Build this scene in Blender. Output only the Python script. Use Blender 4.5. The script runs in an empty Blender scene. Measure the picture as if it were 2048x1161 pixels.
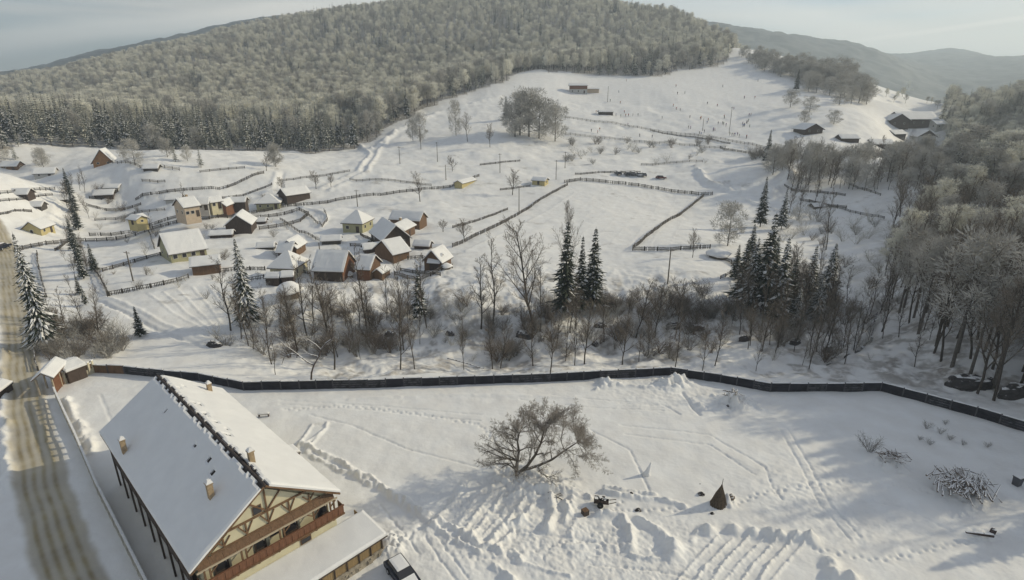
import bpy, math, random
import numpy as np
from mathutils import Vector, Matrix

R = math.radians
random.seed(7)
RNG = np.random.default_rng(7)
SC = bpy.context.scene
COL = SC.collection

# ------------------------------------------------------------------ camera, sky, sun, exposure
FP = 1117.0                       # focal length in photo pixels (2048 wide)
CAM_H = 40.0
PITCH = math.atan(390 / FP)
cd = bpy.data.cameras.new('camera')
cam = bpy.data.objects.new('camera', cd)
COL.objects.link(cam)
cam.location = (0, 0, CAM_H)
cam.rotation_euler = (math.pi / 2 - PITCH, 0, 0)
cd.sensor_width = 36
cd.lens = FP / 2048 * 36
cd.clip_start = 0.5
cd.clip_end = 30000
SC.camera = cam

SUN_ELEV = R(26)
SUN_AZ = R(16)                    # measured from +X towards +Y
world = bpy.data.worlds.new('World')
SC.world = world
world.use_nodes = True
wn, wl = world.node_tree.nodes, world.node_tree.links
wn.clear()
sky = wn.new('ShaderNodeTexSky')
sky.sky_type = 'NISHITA'
sky.sun_disc = False
sky.sun_elevation = SUN_ELEV
sky.sun_rotation = math.pi / 2 - SUN_AZ
sky.altitude = 700
sky.air_density = 1.0
sky.dust_density = 1.6
sky.ozone_density = 1.0
bg = wn.new('ShaderNodeBackground')
bg.inputs['Strength'].default_value = 0.108
wo = wn.new('ShaderNodeOutputWorld')
tc = wn.new('ShaderNodeTexCoord')
mp = wn.new('ShaderNodeMapping')
mp.inputs['Rotation'].default_value = (0, R(7), R(15))
mp.inputs['Scale'].default_value = (.8, .8, 13.0)
cn = wn.new('ShaderNodeTexNoise')
cn.inputs['Scale'].default_value = 1.3
cn.inputs['Detail'].default_value = 5
cn.inputs['Roughness'].default_value = 0.5
cr = wn.new('ShaderNodeValToRGB')
cr.color_ramp.elements[0].position = 0.44
cr.color_ramp.elements[1].position = 0.62
cr.color_ramp.elements[0].color = (0, 0, 0, 1)
cr.color_ramp.elements[1].color = (.75, .75, .75, 1)
cm = wn.new('ShaderNodeMixRGB')
cm.inputs['Color2'].default_value = (8.6, 8.3, 7.5, 1)
wl.new(tc.outputs['Generated'], mp.inputs['Vector'])
wl.new(mp.outputs['Vector'], cn.inputs['Vector'])
wl.new(cn.outputs['Fac'], cr.inputs['Fac'])
wl.new(cr.outputs['Color'], cm.inputs['Fac'])
wl.new(sky.outputs['Color'], cm.inputs['Color1'])
# thin cirrus trails on great circles; second band paints in a pale glow
last = cm.outputs['Color']


def _ray(u, v):
    a_ = (u - 1024) / FP; b_ = (580.5 - v) / FP
    return Vector((a_, math.cos(PITCH) + b_ * math.sin(PITCH), -math.sin(PITCH) + b_ * math.cos(PITCH))).normalized()


cn2 = wn.new('ShaderNodeTexNoise'); cn2.inputs['Scale'].default_value = 5; cn2.inputs['Detail'].default_value = 5
wl.new(tc.outputs['Generated'], cn2.inputs['Vector'])
for (p_, q_, half, stre) in (((0, 86), (640, 14), .020, .60), ((1380, 8), (1900, 92), .030, .45), ((1990, 44), (2048, 36), .004, .5)):
    nv = _ray(*p_).cross(_ray(*q_)).normalized()
    dt = wn.new('ShaderNodeVectorMath'); dt.operation = 'DOT_PRODUCT'; dt.inputs[1].default_value = nv
    wl.new(tc.outputs['Generated'], dt.inputs[0])
    wob = wn.new('ShaderNodeMath'); wob.operation = 'MULTIPLY_ADD'; wob.inputs[1].default_value = half * 1.6; wob.inputs[2].default_value = -half * .8
    wl.new(cn2.outputs['Fac'], wob.inputs[0])
    ad_ = wn.new('ShaderNodeMath'); ad_.operation = 'ADD'; wl.new(dt.outputs['Value'], ad_.inputs[0]); wl.new(wob.outputs[0], ad_.inputs[1])
    ab = wn.new('ShaderNodeMath'); ab.operation = 'ABSOLUTE'; wl.new(ad_.outputs[0], ab.inputs[0])
    mr_ = wn.new('ShaderNodeMapRange'); mr_.interpolation_type = 'SMOOTHSTEP'; mr_.inputs[1].default_value = half * .2; mr_.inputs[2].default_value = half * 1.2; mr_.inputs[3].default_value = stre; mr_.inputs[4].default_value = 0
    wl.new(ab.outputs[0], mr_.inputs[0])
    cm2 = wn.new('ShaderNodeMixRGB'); cm2.inputs['Color2'].default_value = (11, 10.6, 9.6, 1)
    wl.new(mr_.outputs[0], cm2.inputs['Fac']); wl.new(last, cm2.inputs['Color1']); last = cm2.outputs['Color']
wl.new(last, bg.inputs['Color'])
wl.new(bg.outputs['Background'], wo.inputs['Surface'])

sl = bpy.data.lights.new('sun', 'SUN')
sl.energy = 3.6
sl.angle = R(0.55)
sl.color = (1.0, 0.89, 0.64)
so = bpy.data.objects.new('sun', sl)
COL.objects.link(so)
sd = Vector((math.cos(SUN_AZ) * math.cos(SUN_ELEV), math.sin(SUN_AZ) * math.cos(SUN_ELEV), math.sin(SUN_ELEV)))
so.rotation_euler = sd.to_track_quat('Z', 'Y').to_euler()
so.location = (120, 30, 120)

SC.render.engine = 'CYCLES'
vs = SC.view_settings
vs.view_transform = 'Standard'
vs.look = 'None'
vs.exposure = -0.17
vs.gamma = 1
vs.use_curve_mapping = False
SC.cycles.volume_bounces = 1
SC.cycles.max_bounces = 5
SC.cycles.transparent_max_bounces = 8

# ------------------------------------------------------------------ projection helpers (photo pixel -> place)
CP, SP = math.cos(PITCH), math.sin(PITCH)


def ray(u, v):
    a = (u - 1024) / FP
    b = (580.5 - v) / FP
    return np.array([a, CP + b * SP, -SP + b * CP])


def gpz(u, v, z=0.0):
    d = ray(u, v)
    t = (z - CAM_H) / d[2]
    return np.array([d[0] * t, d[1] * t, z])


def project(x, y, z):
    z = z - CAM_H
    d = y * CP - z * SP
    up = y * SP + z * CP
    return 1024 + FP * x / d, 580.5 - FP * up / d


def az_of(u):
    return math.atan((u - 1024) / FP * CP)


# ------------------------------------------------------------------ noise
def _hash(ix, iy, seed):
    h = (ix.astype(np.int64) * 374761393 + iy.astype(np.int64) * 668265263 + seed * 1442695041) & 0xFFFFFFFF
    h = ((h ^ (h >> 13)) * 1274126177) & 0xFFFFFFFF
    h = h ^ (h >> 16)
    return (h & 0xFFFF) / 65535.0


def vnoise(x, y, seed=0):
    x = np.asarray(x, float); y = np.asarray(y, float)
    ix = np.floor(x); iy = np.floor(y)
    fx = x - ix; fy = y - iy
    fx = fx * fx * (3 - 2 * fx); fy = fy * fy * (3 - 2 * fy)
    a = _hash(ix, iy, seed); b = _hash(ix + 1, iy, seed)
    c = _hash(ix, iy + 1, seed); d = _hash(ix + 1, iy + 1, seed)
    return (a * (1 - fx) + b * fx) * (1 - fy) + (c * (1 - fx) + d * fx) * fy - 0.5


def fbm(x, y, octs=4, seed=0):
    s = 0; a = 1.0
    for k in range(octs):
        s = s + a * vnoise(x, y, seed + k * 17)
        x = x * 2.03 + 3.1; y = y * 2.03 - 1.7; a *= .5
    return s


def smooth(e0, e1, x):
    t = np.clip((x - e0) / (e1 - e0), 0, 1)
    return t * t * (3 - 2 * t)


# ------------------------------------------------------------------ terrain: control points (photo row/column with a height or a range)
WALL_PX = [(185, 745), (250, 748), (330, 757), (400, 763), (488, 781), (600, 779), (700, 777), (950, 769),
           (1100, 764), (1200, 758), (1340, 752), (1440, 766), (1540, 784), (1650, 784), (1760, 783),
           (1850, 806), (1950, 833), (2048, 863), (2160, 900)]
WALL_XY = [gpz(u, v)[:2] for u, v in WALL_PX]

CTRL = []


def cz(u, v, z):
    p = gpz(u, v, z)
    CTRL.append((math.atan2(p[0], p[1]), math.log(math.hypot(p[0], p[1])), z))


def crr(u, v, r):
    d = ray(u, v)
    t = r / math.hypot(d[0], d[1])
    CTRL.append((math.atan2(d[0], d[1]), math.log(r), CAM_H + d[2] * t))


def cp(u, r, z):
    CTRL.append((az_of(u), math.log(r), z))


for u in (-400, 0, 400, 800, 1200, 1600, 2048, 2500):
    cp(u, 30, 0); cp(u, 55, 0); cp(u, 75, 0)
for u, v, z in [(480, 705, -2.2), (650, 700, -5), (850, 695, -5.5), (1000, 690, -5.5), (1200, 690, -5.5), (1400, 700, -4),
                (1600, 700, -3.2), (1750, 640, -3.4), (1770, 560, -2.5), (480, 650, -2.2), (700, 650, -3.5), (1000, 650, -3.2), (1300, 650, -3.4),
                (300, 600, 0), (600, 605, -.5), (900, 605, -.6), (1100, 605, -.6), (1280, 580, 0), (1450, 575, 0), (150, 620, -1.2), (250, 690, -2.3), (350, 725, -1.8),
                (100, 700, 0), (30, 600, .3), (-80, 520, .5), (1700, 500, -1), (1550, 520, -.5), (1650, 430, 0),
                (200, 520, 0), (400, 540, 0), (650, 560, .2), (850, 540, .2), (1200, 520, 0), (1400, 480, .2), (100, 440, 1), (400, 440, 1), (700, 440, 1), (950, 440, 1.2), (1200, 430, .8),
                (0, 400, 2), (250, 400, 2.5), (500, 400, 2.5), (750, 390, 3), (1000, 390, 2.5), (1250, 385, 2.2), (1400, 390, 1.5),
                (1850, 700, -1), (2048, 760, 1), (2150, 800, 2), (2048, 650, 4.5), (1950, 620, 2.8), (1850, 540, 1.5), (2048, 520, 5.5), (2250, 650, 7)]:
    cz(u, v, z)
for u, v, r in [(-150, 345, 262), (0, 340, 265), (250, 340, 262), (500, 340, 255), (750, 335, 262), (1000, 340, 255), (1250, 345, 265), (1480, 345, 262), (1620, 330, 285), (1750, 320, 300), (1880, 320, 300),
                (-200, 310, 330), (0, 303, 330), (150, 303, 328), (300, 303, 325), (450, 300, 325), (620, 303, 320), (700, 293, 330), (850, 218, 400), (1010, 163, 460), (1080, 140, 530), (1100, 152, 480), (1250, 154, 500), (1440, 130, 560),
                (760, 300, 305), (900, 240, 360), (1000, 260, 330), (1000, 205, 400), (1120, 280, 320), (1300, 298, 315), (1480, 300, 315), (1160, 240, 365), (1350, 250, 370), (1160, 190, 440), (1350, 190, 440), (1480, 200, 440),
                (1475, 95, 640), (1600, 122, 640), (1700, 152, 650), (1800, 185, 650), (1888, 205, 650), (1600, 160, 520), (1700, 190, 520), (1800, 215, 520), (1600, 220, 400), (1750, 240, 400), (1870, 240, 470),
                (0, 238, 700), (300, 205, 700), (600, 172, 700), (850, 142, 720), (1000, 120, 750), (1250, 95, 760), (1400, 95, 760), (-300, 270, 700),
                (-300, 235, 1150), (0, 190, 1100), (250, 130, 1250), (500, 64, 1250), (740, 24, 1250), (870, 10, 1300), (1000, 8, 1300), (1200, 30, 1250), (1290, 40, 1150), (1400, 66, 1000), (1470, 92, 860)]:
    crr(u, v, r)
for u, v, r in [(-200, 200, 2600), (0, 158, 2600), (180, 112, 2600), (320, 82, 2600), (500, 45, 2600), (740, 22, 2500), (1000, 15, 2500), (1200, 25, 2500), (1420, 48, 2300), (1600, 76, 2500), (1760, 105, 2600), (1800, 122, 3000),
                (1850, 112, 4200), (1910, 102, 4400), (1980, 118, 4400), (2048, 125, 4400), (2300, 118, 4400), (1700, 120, 4400), (2500, 110, 4400)]:
    crr(u, v, r)
for u, r, z in [(1520, 850, 60), (1650, 850, 30), (1780, 850, 5), (1900, 800, -8), (1500, 1300, 60), (1700, 1300, 15), (1900, 1300, 0), (2048, 1300, 10), (2048, 2400, 60), (1900, 2400, 40), (1750, 1800, 40),
                (2048, 200, 6), (1950, 190, 3.5), (1880, 180, 1.5), (2250, 200, 10), (2100, 330, 3), (1950, 320, 1), (1880, 430, 0), (2048, 560, 30), (1970, 560, 17), (1910, 560, 0), (2250, 560, 60), (2048, 900, 25), (2400, 400, 40), (2400, 900, 60),
                (0, 1700, 80), (500, 1800, 170), (1000, 1800, 190), (-400, 1700, 70),
                (-400, 250, 5), (-400, 400, 15), (-400, 150, 2), (2500, 150, 9), (2500, 90, 4),
                (-400, 5500, 100), (300, 5500, 150), (1000, 5500, 150), (1500, 5500, 100), (2048, 5500, 150), (2500, 5500, 150), (-400, 9000, 0), (500, 9000, 0), (1024, 9000, 0), (1700, 9000, 0), (2500, 9000, 0)]:
    cp(u, r, z)

_C = np.array(CTRL)
KA = 1.6


def _tps(d2):
    return np.where(d2 > 1e-12, d2 * np.log(d2 + 1e-12), 0.0)


_P = np.stack([_C[:, 0] * KA, _C[:, 1]], 1)
_n = len(_P)
_d2 = ((_P[:, None] - _P[None]) ** 2).sum(2)
_A = np.zeros((_n + 3, _n + 3))
_A[:_n, :_n] = _tps(_d2) + np.eye(_n) * 2e-3
_A[:_n, _n] = 1; _A[:_n, _n + 1:] = _P
_A[_n, :_n] = 1; _A[_n + 1:, :_n] = _P.T
_W = np.linalg.solve(_A, np.concatenate([_C[:, 2], [0, 0, 0]]))
AZL = R(54)
GA = np.linspace(-AZL, AZL, 241)
GT = np.linspace(math.log(25), math.log(9000), 300)
_ga, _gt = np.meshgrid(GA, GT, indexing='ij')
_q = np.stack([_ga.ravel() * KA, _gt.ravel()], 1)
_z = np.zeros(len(_q))
for k in range(0, len(_q), 4000):
    qq = _q[k:k + 4000]
    _z[k:k + 4000] = _tps(((qq[:, None] - _P[None]) ** 2).sum(2)) @ _W[:_n] + _W[_n] + qq @ _W[_n + 1:]
GZ = _z.reshape(_ga.shape)
_wa = np.array([math.atan2(p[0], p[1]) for p in WALL_XY])
_wr = np.array([math.hypot(p[0], p[1]) for p in WALL_XY])


def base_h(x, y):
    x = np.asarray(x, float); y = np.asarray(y, float)
    az = np.arctan2(x, y)
    r = np.maximum(np.hypot(x, y), 25.01)
    azc = np.clip(az, -AZL, AZL)
    fa = (azc + AZL) / (2 * AZL) * (len(GA) - 1)
    ft = np.clip((np.log(r) - GT[0]) / (GT[-1] - GT[0]) * (len(GT) - 1), 0, len(GT) - 1.001)
    ia = np.minimum(fa.astype(int), len(GA) - 2); it = ft.astype(int)
    fa = fa - ia; ft = ft - it
    z = (GZ[ia, it] * (1 - fa) + GZ[ia + 1, it] * fa) * (1 - ft) + (GZ[ia, it + 1] * (1 - fa) + GZ[ia + 1, it + 1] * fa) * ft
    rw = np.interp(az, _wa, _wr)
    z = z * smooth(0.5, 9, r - rw)
    # close the ring behind the camera
    back = smooth(AZL, math.pi, np.abs(az))
    return z * (1 - back) + 8 * back * smooth(100, 600, r)


# ---- features: (polyline px, half width m, height m, roughness, profile)
def px2xy(pts):
    out = []
    for u, v in pts:
        out.append(gnd(u, v)[:2])
    return out


def gnd(u, v):
    d = ray(u, v)
    d = d / math.hypot(d[0], d[1])
    ts = np.exp(np.linspace(math.log(32), math.log(3000), 420))
    zz = CAM_H + d[2] * ts
    h = base_h(d[0] * ts, d[1] * ts)
    below = np.nonzero(zz <= h)[0]
    if len(below) == 0:
        i = int(np.argmin(zz - h)); return np.array([d[0] * ts[i], d[1] * ts[i], h[i]])
    i = below[0]
    if i > 0:
        a = zz[i - 1] - h[i - 1]; b = h[i] - zz[i]
        t = ts[i - 1] + (ts[i] - ts[i - 1]) * a / (a + b + 1e-9)
    else:
        t = ts[0]
    x, y = d[0] * t, d[1] * t
    return np.array([x, y, float(base_h(x, y))])


def poly_dist(x, y, P):
    best = np.full(x.shape, 1e9); side = np.zeros(x.shape); al = np.zeros(x.shape); acc = 0
    for (x0, y0), (x1, y1) in zip(P[:-1], P[1:]):
        dx, dy = x1 - x0, y1 - y0
        L = math.hypot(dx, dy) + 1e-9
        t = np.clip(((x - x0) * dx + (y - y0) * dy) / L ** 2, 0, 1)
        ex = x - x0 - t * dx; ey = y - y0 - t * dy
        d = np.hypot(ex, ey)
        m = d < best
        best[m] = d[m]; side[m] = np.sign(dx * ey - dy * ex)[m]; al[m] = acc + (t * L)[m]
        acc += L
    return best, side, al


LINES = []   # world polylines with ridge profile


def line(pts, w, h, rough=.3, kind='ridge'):
    P = px2xy(pts)
    LINES.append((P, w, h, rough, kind))


BLOBS = []


def blob(u, v, rx, ry, h, rough=.2):
    p = gnd(u, v)
    BLOBS.append((p[0], p[1], rx, ry, h, rough))


# cleared path beside the big house
line([(600, 888), (690, 930), (800, 1000), (905, 1060), (1003, 1103)], .45, .42, .8)
line([(612, 905), (700, 950), (760, 975), (830, 1025), (900, 1075), (960, 1108)], .32, .25, .9)
line([(596, 893), (625, 850), (655, 846), (650, 862), (615, 885)], .22, .22, .4)
line([(648, 862), (622, 890)], .25, .18, .4)
# ridges of pushed snow round the tree
line([(930, 965), (905, 1010), (860, 1060)], .5, .35, .6)
for k in range(6):
    line([(960 + k * 22, 985 + k * 4), (925 + k * 20, 1035 + k * 6), (895 + k * 20, 1085 + k * 2)], .25, .13 + .05 * (k % 3), 1.0)
line([(1100, 990), (1108, 1030), (1095, 1062)], .45, .55, .5)
line([(1145, 1000), (1130, 1045)], .3, .3, .6)
line([(1205, 985), (1270, 995), (1340, 1005), (1370, 1012)], .4, .4, .5)
line([(1195, 1030), (1240, 1030), (1262, 1060), (1262, 1100)], .5, .55, .6)
line([(1280, 1040), (1320, 1065), (1350, 1095), (1345, 1110)], .7, .6, .7)
line([(1262, 1112), (1320, 1120)], .22, .25, .4)
line([(1025, 1120), (1090, 1140), (1140, 1152)], .2, .15, .5)
line([(1025, 1105), (1045, 1120)], .4, .4, .6)
line([(990, 1135), (1030, 1165)], .4, .4, .6)
for k in range(7):
    u0 = 1435 + k * 31
    line([(u0, 1075 + (k % 2) * 4), (u0 - 52, 1130), (u0 - 85 + (k * 37 % 11), 1170)], .16, .15 + .05 * (k % 3), .8)
for k, (u, v) in enumerate([(1415, 1062), (1468, 1060), (1505, 1066), (1538, 1070), (1563, 1075), (1590, 1076), (1620, 1080), (1660, 1128), (1665, 1150), (1700, 1158)]):
    blob(u, v, .75, .75, .75, .35)
blob(1335, 770, 2.2, 1.6, .9, .8); blob(1360, 765, 2, 1.5, .8, .8); blob(1215, 768, 2.0, 1.5, .8, .7)
blob(1462, 812, 2.0, 1.6, 1.1, 1.0); blob(1480, 806, 1.6, 1.2, .8, 1.0); blob(1400, 812, .7, .7, .5, .3)
blob(1780, 930, 1.9, 1.6, .8, .8); blob(1920, 985, 2.4, 2.2, .8, .6); blob(1960, 1072, 1.5, 1.2, .5, .6)
blob(1035, 962, 4.0, 3.0, .9, .5); blob(1110, 985, 3, 2, .6, .6); blob(1455, 1003, .9, .9, .8, .5)
blob(780, 1095, 1.6, 1.6, .7, .9); blob(800, 1080, 1.2, 1.2, .4, .9)
line([(1040, 800), (1180, 815), (1330, 822)], .12, -.1, .4); line([(1240, 806), (1330, 812), (1360, 830)], .15, -.14, .4)
line([(1365, 785), (1385, 815), (1400, 830)], .25, -.25, .3); line([(1330, 810), (1200, 800), (1100, 790)], .12, -.1, .4)
line([(700, 800), (900, 790), (1150, 795)], .5, .12, .4)
line([(1530, 935), (1545, 975), (1565, 1000)], .15, -.12, .6)
line([(130, 800), (160, 860), (185, 905)], .6, .55, 1.0)          # heap along the inside of the street wall
# wheel ruts and ski tracks across the yard
for pts_ in ([(850, 1075), (880, 1120), (915, 1165)], [(872, 1070), (905, 1115), (940, 1162)], [(760, 1010), (800, 1060), (838, 1110)], [(1180, 860), (1260, 900), (1300, 985)], [(1240, 850), (1420, 870), (1530, 935)], [(1250, 868), (1420, 890), (1510, 950)],
             [(620, 830), (700, 850), (820, 900), (960, 935)], [(560, 800), (760, 812), (960, 830)], [(560, 808), (760, 822), (960, 842)], [(1180, 1130), (1300, 1140), (1400, 1160)], [(1560, 860), (1600, 930), (1640, 1010), (1700, 1080)], [(1575, 858), (1618, 930), (1660, 1010), (1722, 1075)],
             [(1030, 1062), (1100, 1072), (1190, 1085), (1240, 1090)], [(200, 790), (230, 860), (240, 900)], [(700, 1100), (780, 1060)], [(1700, 1000), (1800, 1010), (1900, 1060)]):
    line(pts_, .16, -.10, .5)
for pts_ in ([(1380, 800), (1420, 790), (1500, 800), (1520, 820)], [(1190, 780), (1230, 772), (1330, 778)], [(1010, 1000), (1060, 985), (1130, 985), (1180, 998)], [(1210, 975), (1250, 982), (1310, 990)], [(1130, 1010), (1150, 1040), (1140, 1070)], [(1380, 1085), (1400, 1060)], [(990, 1075), (1010, 1050), (1050, 1040)]):
    line(pts_, .35, .28, .9)
# road edges, village lanes, ruts
line([(-60, 620), (2, 700), (8, 800), (12, 900), (28, 975)], .6, .5, .8)
line([(60, 640), (72, 720), (88, 800), (95, 880)], .35, .2, .5)
line([(490, 415), (545, 375), (553, 345)], 1.1, .5, .3); line([(508, 418), (562, 378), (566, 345)], .9, -.5, .3)
line([(640, 455), (655, 435), (640, 425), (600, 415)], .7, .6, .2)
line([(640, 375), (715, 345), (740, 310), (720, 290)], 1.2, .8, .4); line([(660, 378), (735, 345), (757, 305), (775, 280)], 1.2, .8, .4)
line([(745, 300), (790, 265), (880, 225), (1000, 195)], 2.5, 1.2, .7)
line([(100, 470), (95, 440), (112, 400), (125, 380)], .9, .5, .3); line([(122, 470), (120, 440), (135, 400)], .8, -.4, .3)
line([(190, 395), (350, 390), (500, 380)], .5, .4, .5)
line([(190, 600), (300, 655), (405, 690)], .5, -.35, .5); line([(200, 588), (330, 650), (420, 680)], .5, .25, .5)
line([(440, 590), (470, 640), (485, 660)], .4, .25, .5)
for k in range(5):
    line([(295 + k * 30, 585 - k * 3), (340 + k * 28, 625 - k), (400 + k * 16, 655)], .25, .14, .4)
for k in range(9):
    line([(1175 + k * 26, 380), (1020 + k * 40, 490)], .16, .1, .3)
line([(930, 505), (1150, 385)], .4, .2, .3)
line([(1395, 340), (1410, 360), (1500, 385), (1580, 395)], 1.3, 1.2, .5)
line([(1390, 335), (1450, 322), (1520, 318)], 1.3, .9, .5)
line([(1490, 400), (1560, 425), (1640, 440)], .8, .9, .5)
line([(1140, 240), (1300, 262), (1520, 300)], 1.1, .5, .5); line([(1150, 262), (1300, 285), (1480, 302)], 1.2, .5, .5)
line([(560, 370), (700, 356), (860, 355)], .5, .35, .6)
BLOBS.append((*gnd(1478, 362)[:2], 17, 13, -2.6, .05))  # hollow and its right-hand bank, shaped to put this spot in shade
line([(1540, 392), (1572, 372), (1580, 345), (1560, 330)], 2.2, 2.6, .3)
line([(1760, 600), (1748, 640), (1745, 670), (1700, 705), (1640, 725)], .8, -1.4, .6)
line([(420, 684), (480, 690), (560, 672)], .7, -1.0, .7)


PRINTS = []


def prints(pts, step=.62, off=.14):
    P = px2xy(pts)
    k = 0
    for (x0, y0), (x1, y1) in zip(P[:-1], P[1:]):
        L_ = math.hypot(x1 - x0, y1 - y0); n = int(L_ / step)
        for i in range(n):
            t = (i + .5) / n; k += 1
            ox, oy = -(y1 - y0) / L_, (x1 - x0) / L_
            s = off if k % 2 else -off
            PRINTS.append((x0 + (x1 - x0) * t + ox * s + random.uniform(-.16, .16), y0 + (y1 - y0) * t + oy * s + random.uniform(-.16, .16)))


prints([(800, 1090), (860, 1040), (960, 985), (1030, 975)]); prints([(1040, 970), (1110, 1010), (1200, 1025), (1290, 1020), (1420, 1020)])
prints([(1440, 1020), (1530, 985), (1700, 960), (1880, 985)])
prints([(880, 1100), (960, 1120), (1060, 1100), (1180, 1080)]); prints([(560, 820), (700, 812), (860, 832), (960, 850), (1010, 900), (1030, 955)])
prints([(1620, 1100), (1760, 1120), (1900, 1090), (1960, 1080)]); prints([(240, 830), (215, 780), (170, 765)]); prints([(1240, 1000), (1230, 1060), (1180, 1120)])


def gn_noise(x, y, s, seed):
    return fbm(x / s, y / s, 3, seed)


def detail(x, y, far=True):
    x = np.atleast_1d(np.asarray(x, float)); y = np.atleast_1d(np.asarray(y, float))
    r = np.hypot(x, y)
    az = np.arctan2(x, y)
    rw = np.interp(az, _wa, _wr)
    out = smooth(0, 12, r - rw)
    rav = out * (1 - smooth(120, 140, r)) * smooth(-.55, -.40, az)
    d = 0.09 * gn_noise(x, y, 2.2, 3) + 0.10 * gn_noise(x, y, 7, 5) * (1 + 2 * out)
    d += rav * (1.1 * gn_noise(x, y, 6, 9) + .5 * gn_noise(x, y, 1.8, 11))
    vill = out * smooth(118, 135, r) * (1 - smooth(380, 500, r))
    fld = np.exp(-(((x - 22) / 42) ** 4 + ((y - 185) / 62) ** 4))
    d += vill * (1 - .85 * fld) * (1.1 * gn_noise(x, y, 14, 21) + .32 * gn_noise(x, y, 4.5, 23))
    # trampled snow round the tree and in the yard
    tr = np.exp(-(((x + 2) / 9) ** 2 + ((y - 44) / 5) ** 2)) + .8 * np.exp(-(((x - 12) / 9) ** 2 + ((y - 41) / 5) ** 2)) + .7 * np.exp(-(((x - 33) / 8) ** 2 + ((y - 48) / 7) ** 2)) + .6 * np.exp(-(((x - 24) / 10) ** 2 + ((y - 70) / 5) ** 2))
    d += tr * (.24 * np.abs(gn_noise(x, y, .8, 31)) + .16 * gn_noise(x, y, .42, 35) + .16 * gn_noise(x, y, 1.9, 33))
    far_w = smooth(1500, 2100, r)
    d += far_w * (30 * gn_noise(x, y, 320, 41) + 14 * np.abs(gn_noise(x, y, 70, 43)))
    d += smooth(600, 900, r) * (1 - far_w) * 16 * gn_noise(x, y, 160, 47)
    # village terraces: shallow steps
    for P, w, h, rough, kind in LINES:
        xs = [p[0] for p in P]; ys = [p[1] for p in P]
        mrg = w * 3.5
        m = (x > min(xs) - mrg) & (x < max(xs) + mrg) & (y > min(ys) - mrg) & (y < max(ys) + mrg)
        if not m.any():
            continue
        xx, yy = x[m], y[m]
        wob = rough * w * 1.2 * gn_noise(xx, yy, w * 3 + .2, 51)
        dd, sd_, al = poly_dist(xx + wob, yy + wob, P)
        prof = np.exp(-(dd / w) ** 2 * 1.4) * h * (1 + rough * 1.6 * gn_noise(xx, yy, w * 1.3 + .1, 57))
        d[m] += prof
    nr = np.nonzero((r < 82) & (np.abs(az) < .95))[0]
    if len(nr):
        xn, yn = x[nr], y[nr]; dn = np.zeros(len(nr))
        gx = {}
        for px_, py_ in PRINTS: gx.setdefault(int(px_ // 6), []).append((px_, py_))
        for g_, pl_ in gx.items():
            s1 = np.nonzero((xn > g_ * 6 - .6) & (xn < g_ * 6 + 6.6))[0]
            if not len(s1): continue
            xs_, ys_ = xn[s1], yn[s1]; acc = np.zeros(len(s1))
            for px_, py_ in pl_:
                acc -= .15 * np.exp(-(((xs_ - px_) / .20) ** 2 + ((ys_ - py_) / .20) ** 2))
            dn[s1] += acc
        d[nr] += dn
    for bx, by, rx, ry, h, rough in BLOBS:
        m = (np.abs(x - bx) < rx * 2.2) & (np.abs(y - by) < ry * 2.2)
        if not m.any():
            continue
        xx, yy = x[m], y[m]
        q = ((xx - bx) / rx) ** 2 + ((yy - by) / ry) ** 2
        d[m] += np.exp(-q * 1.5) * h * (1 + rough * 1.8 * gn_noise(xx, yy, .7, 61))
    return d


def Hxy(x, y):
    return float(base_h(x, y)) + float(detail(x, y)[0])


def at(u, v):
    p = gnd(u, v)
    return Vector((p[0], p[1], Hxy(p[0], p[1])))


# ------------------------------------------------------------------ materials
MATS = {}


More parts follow.
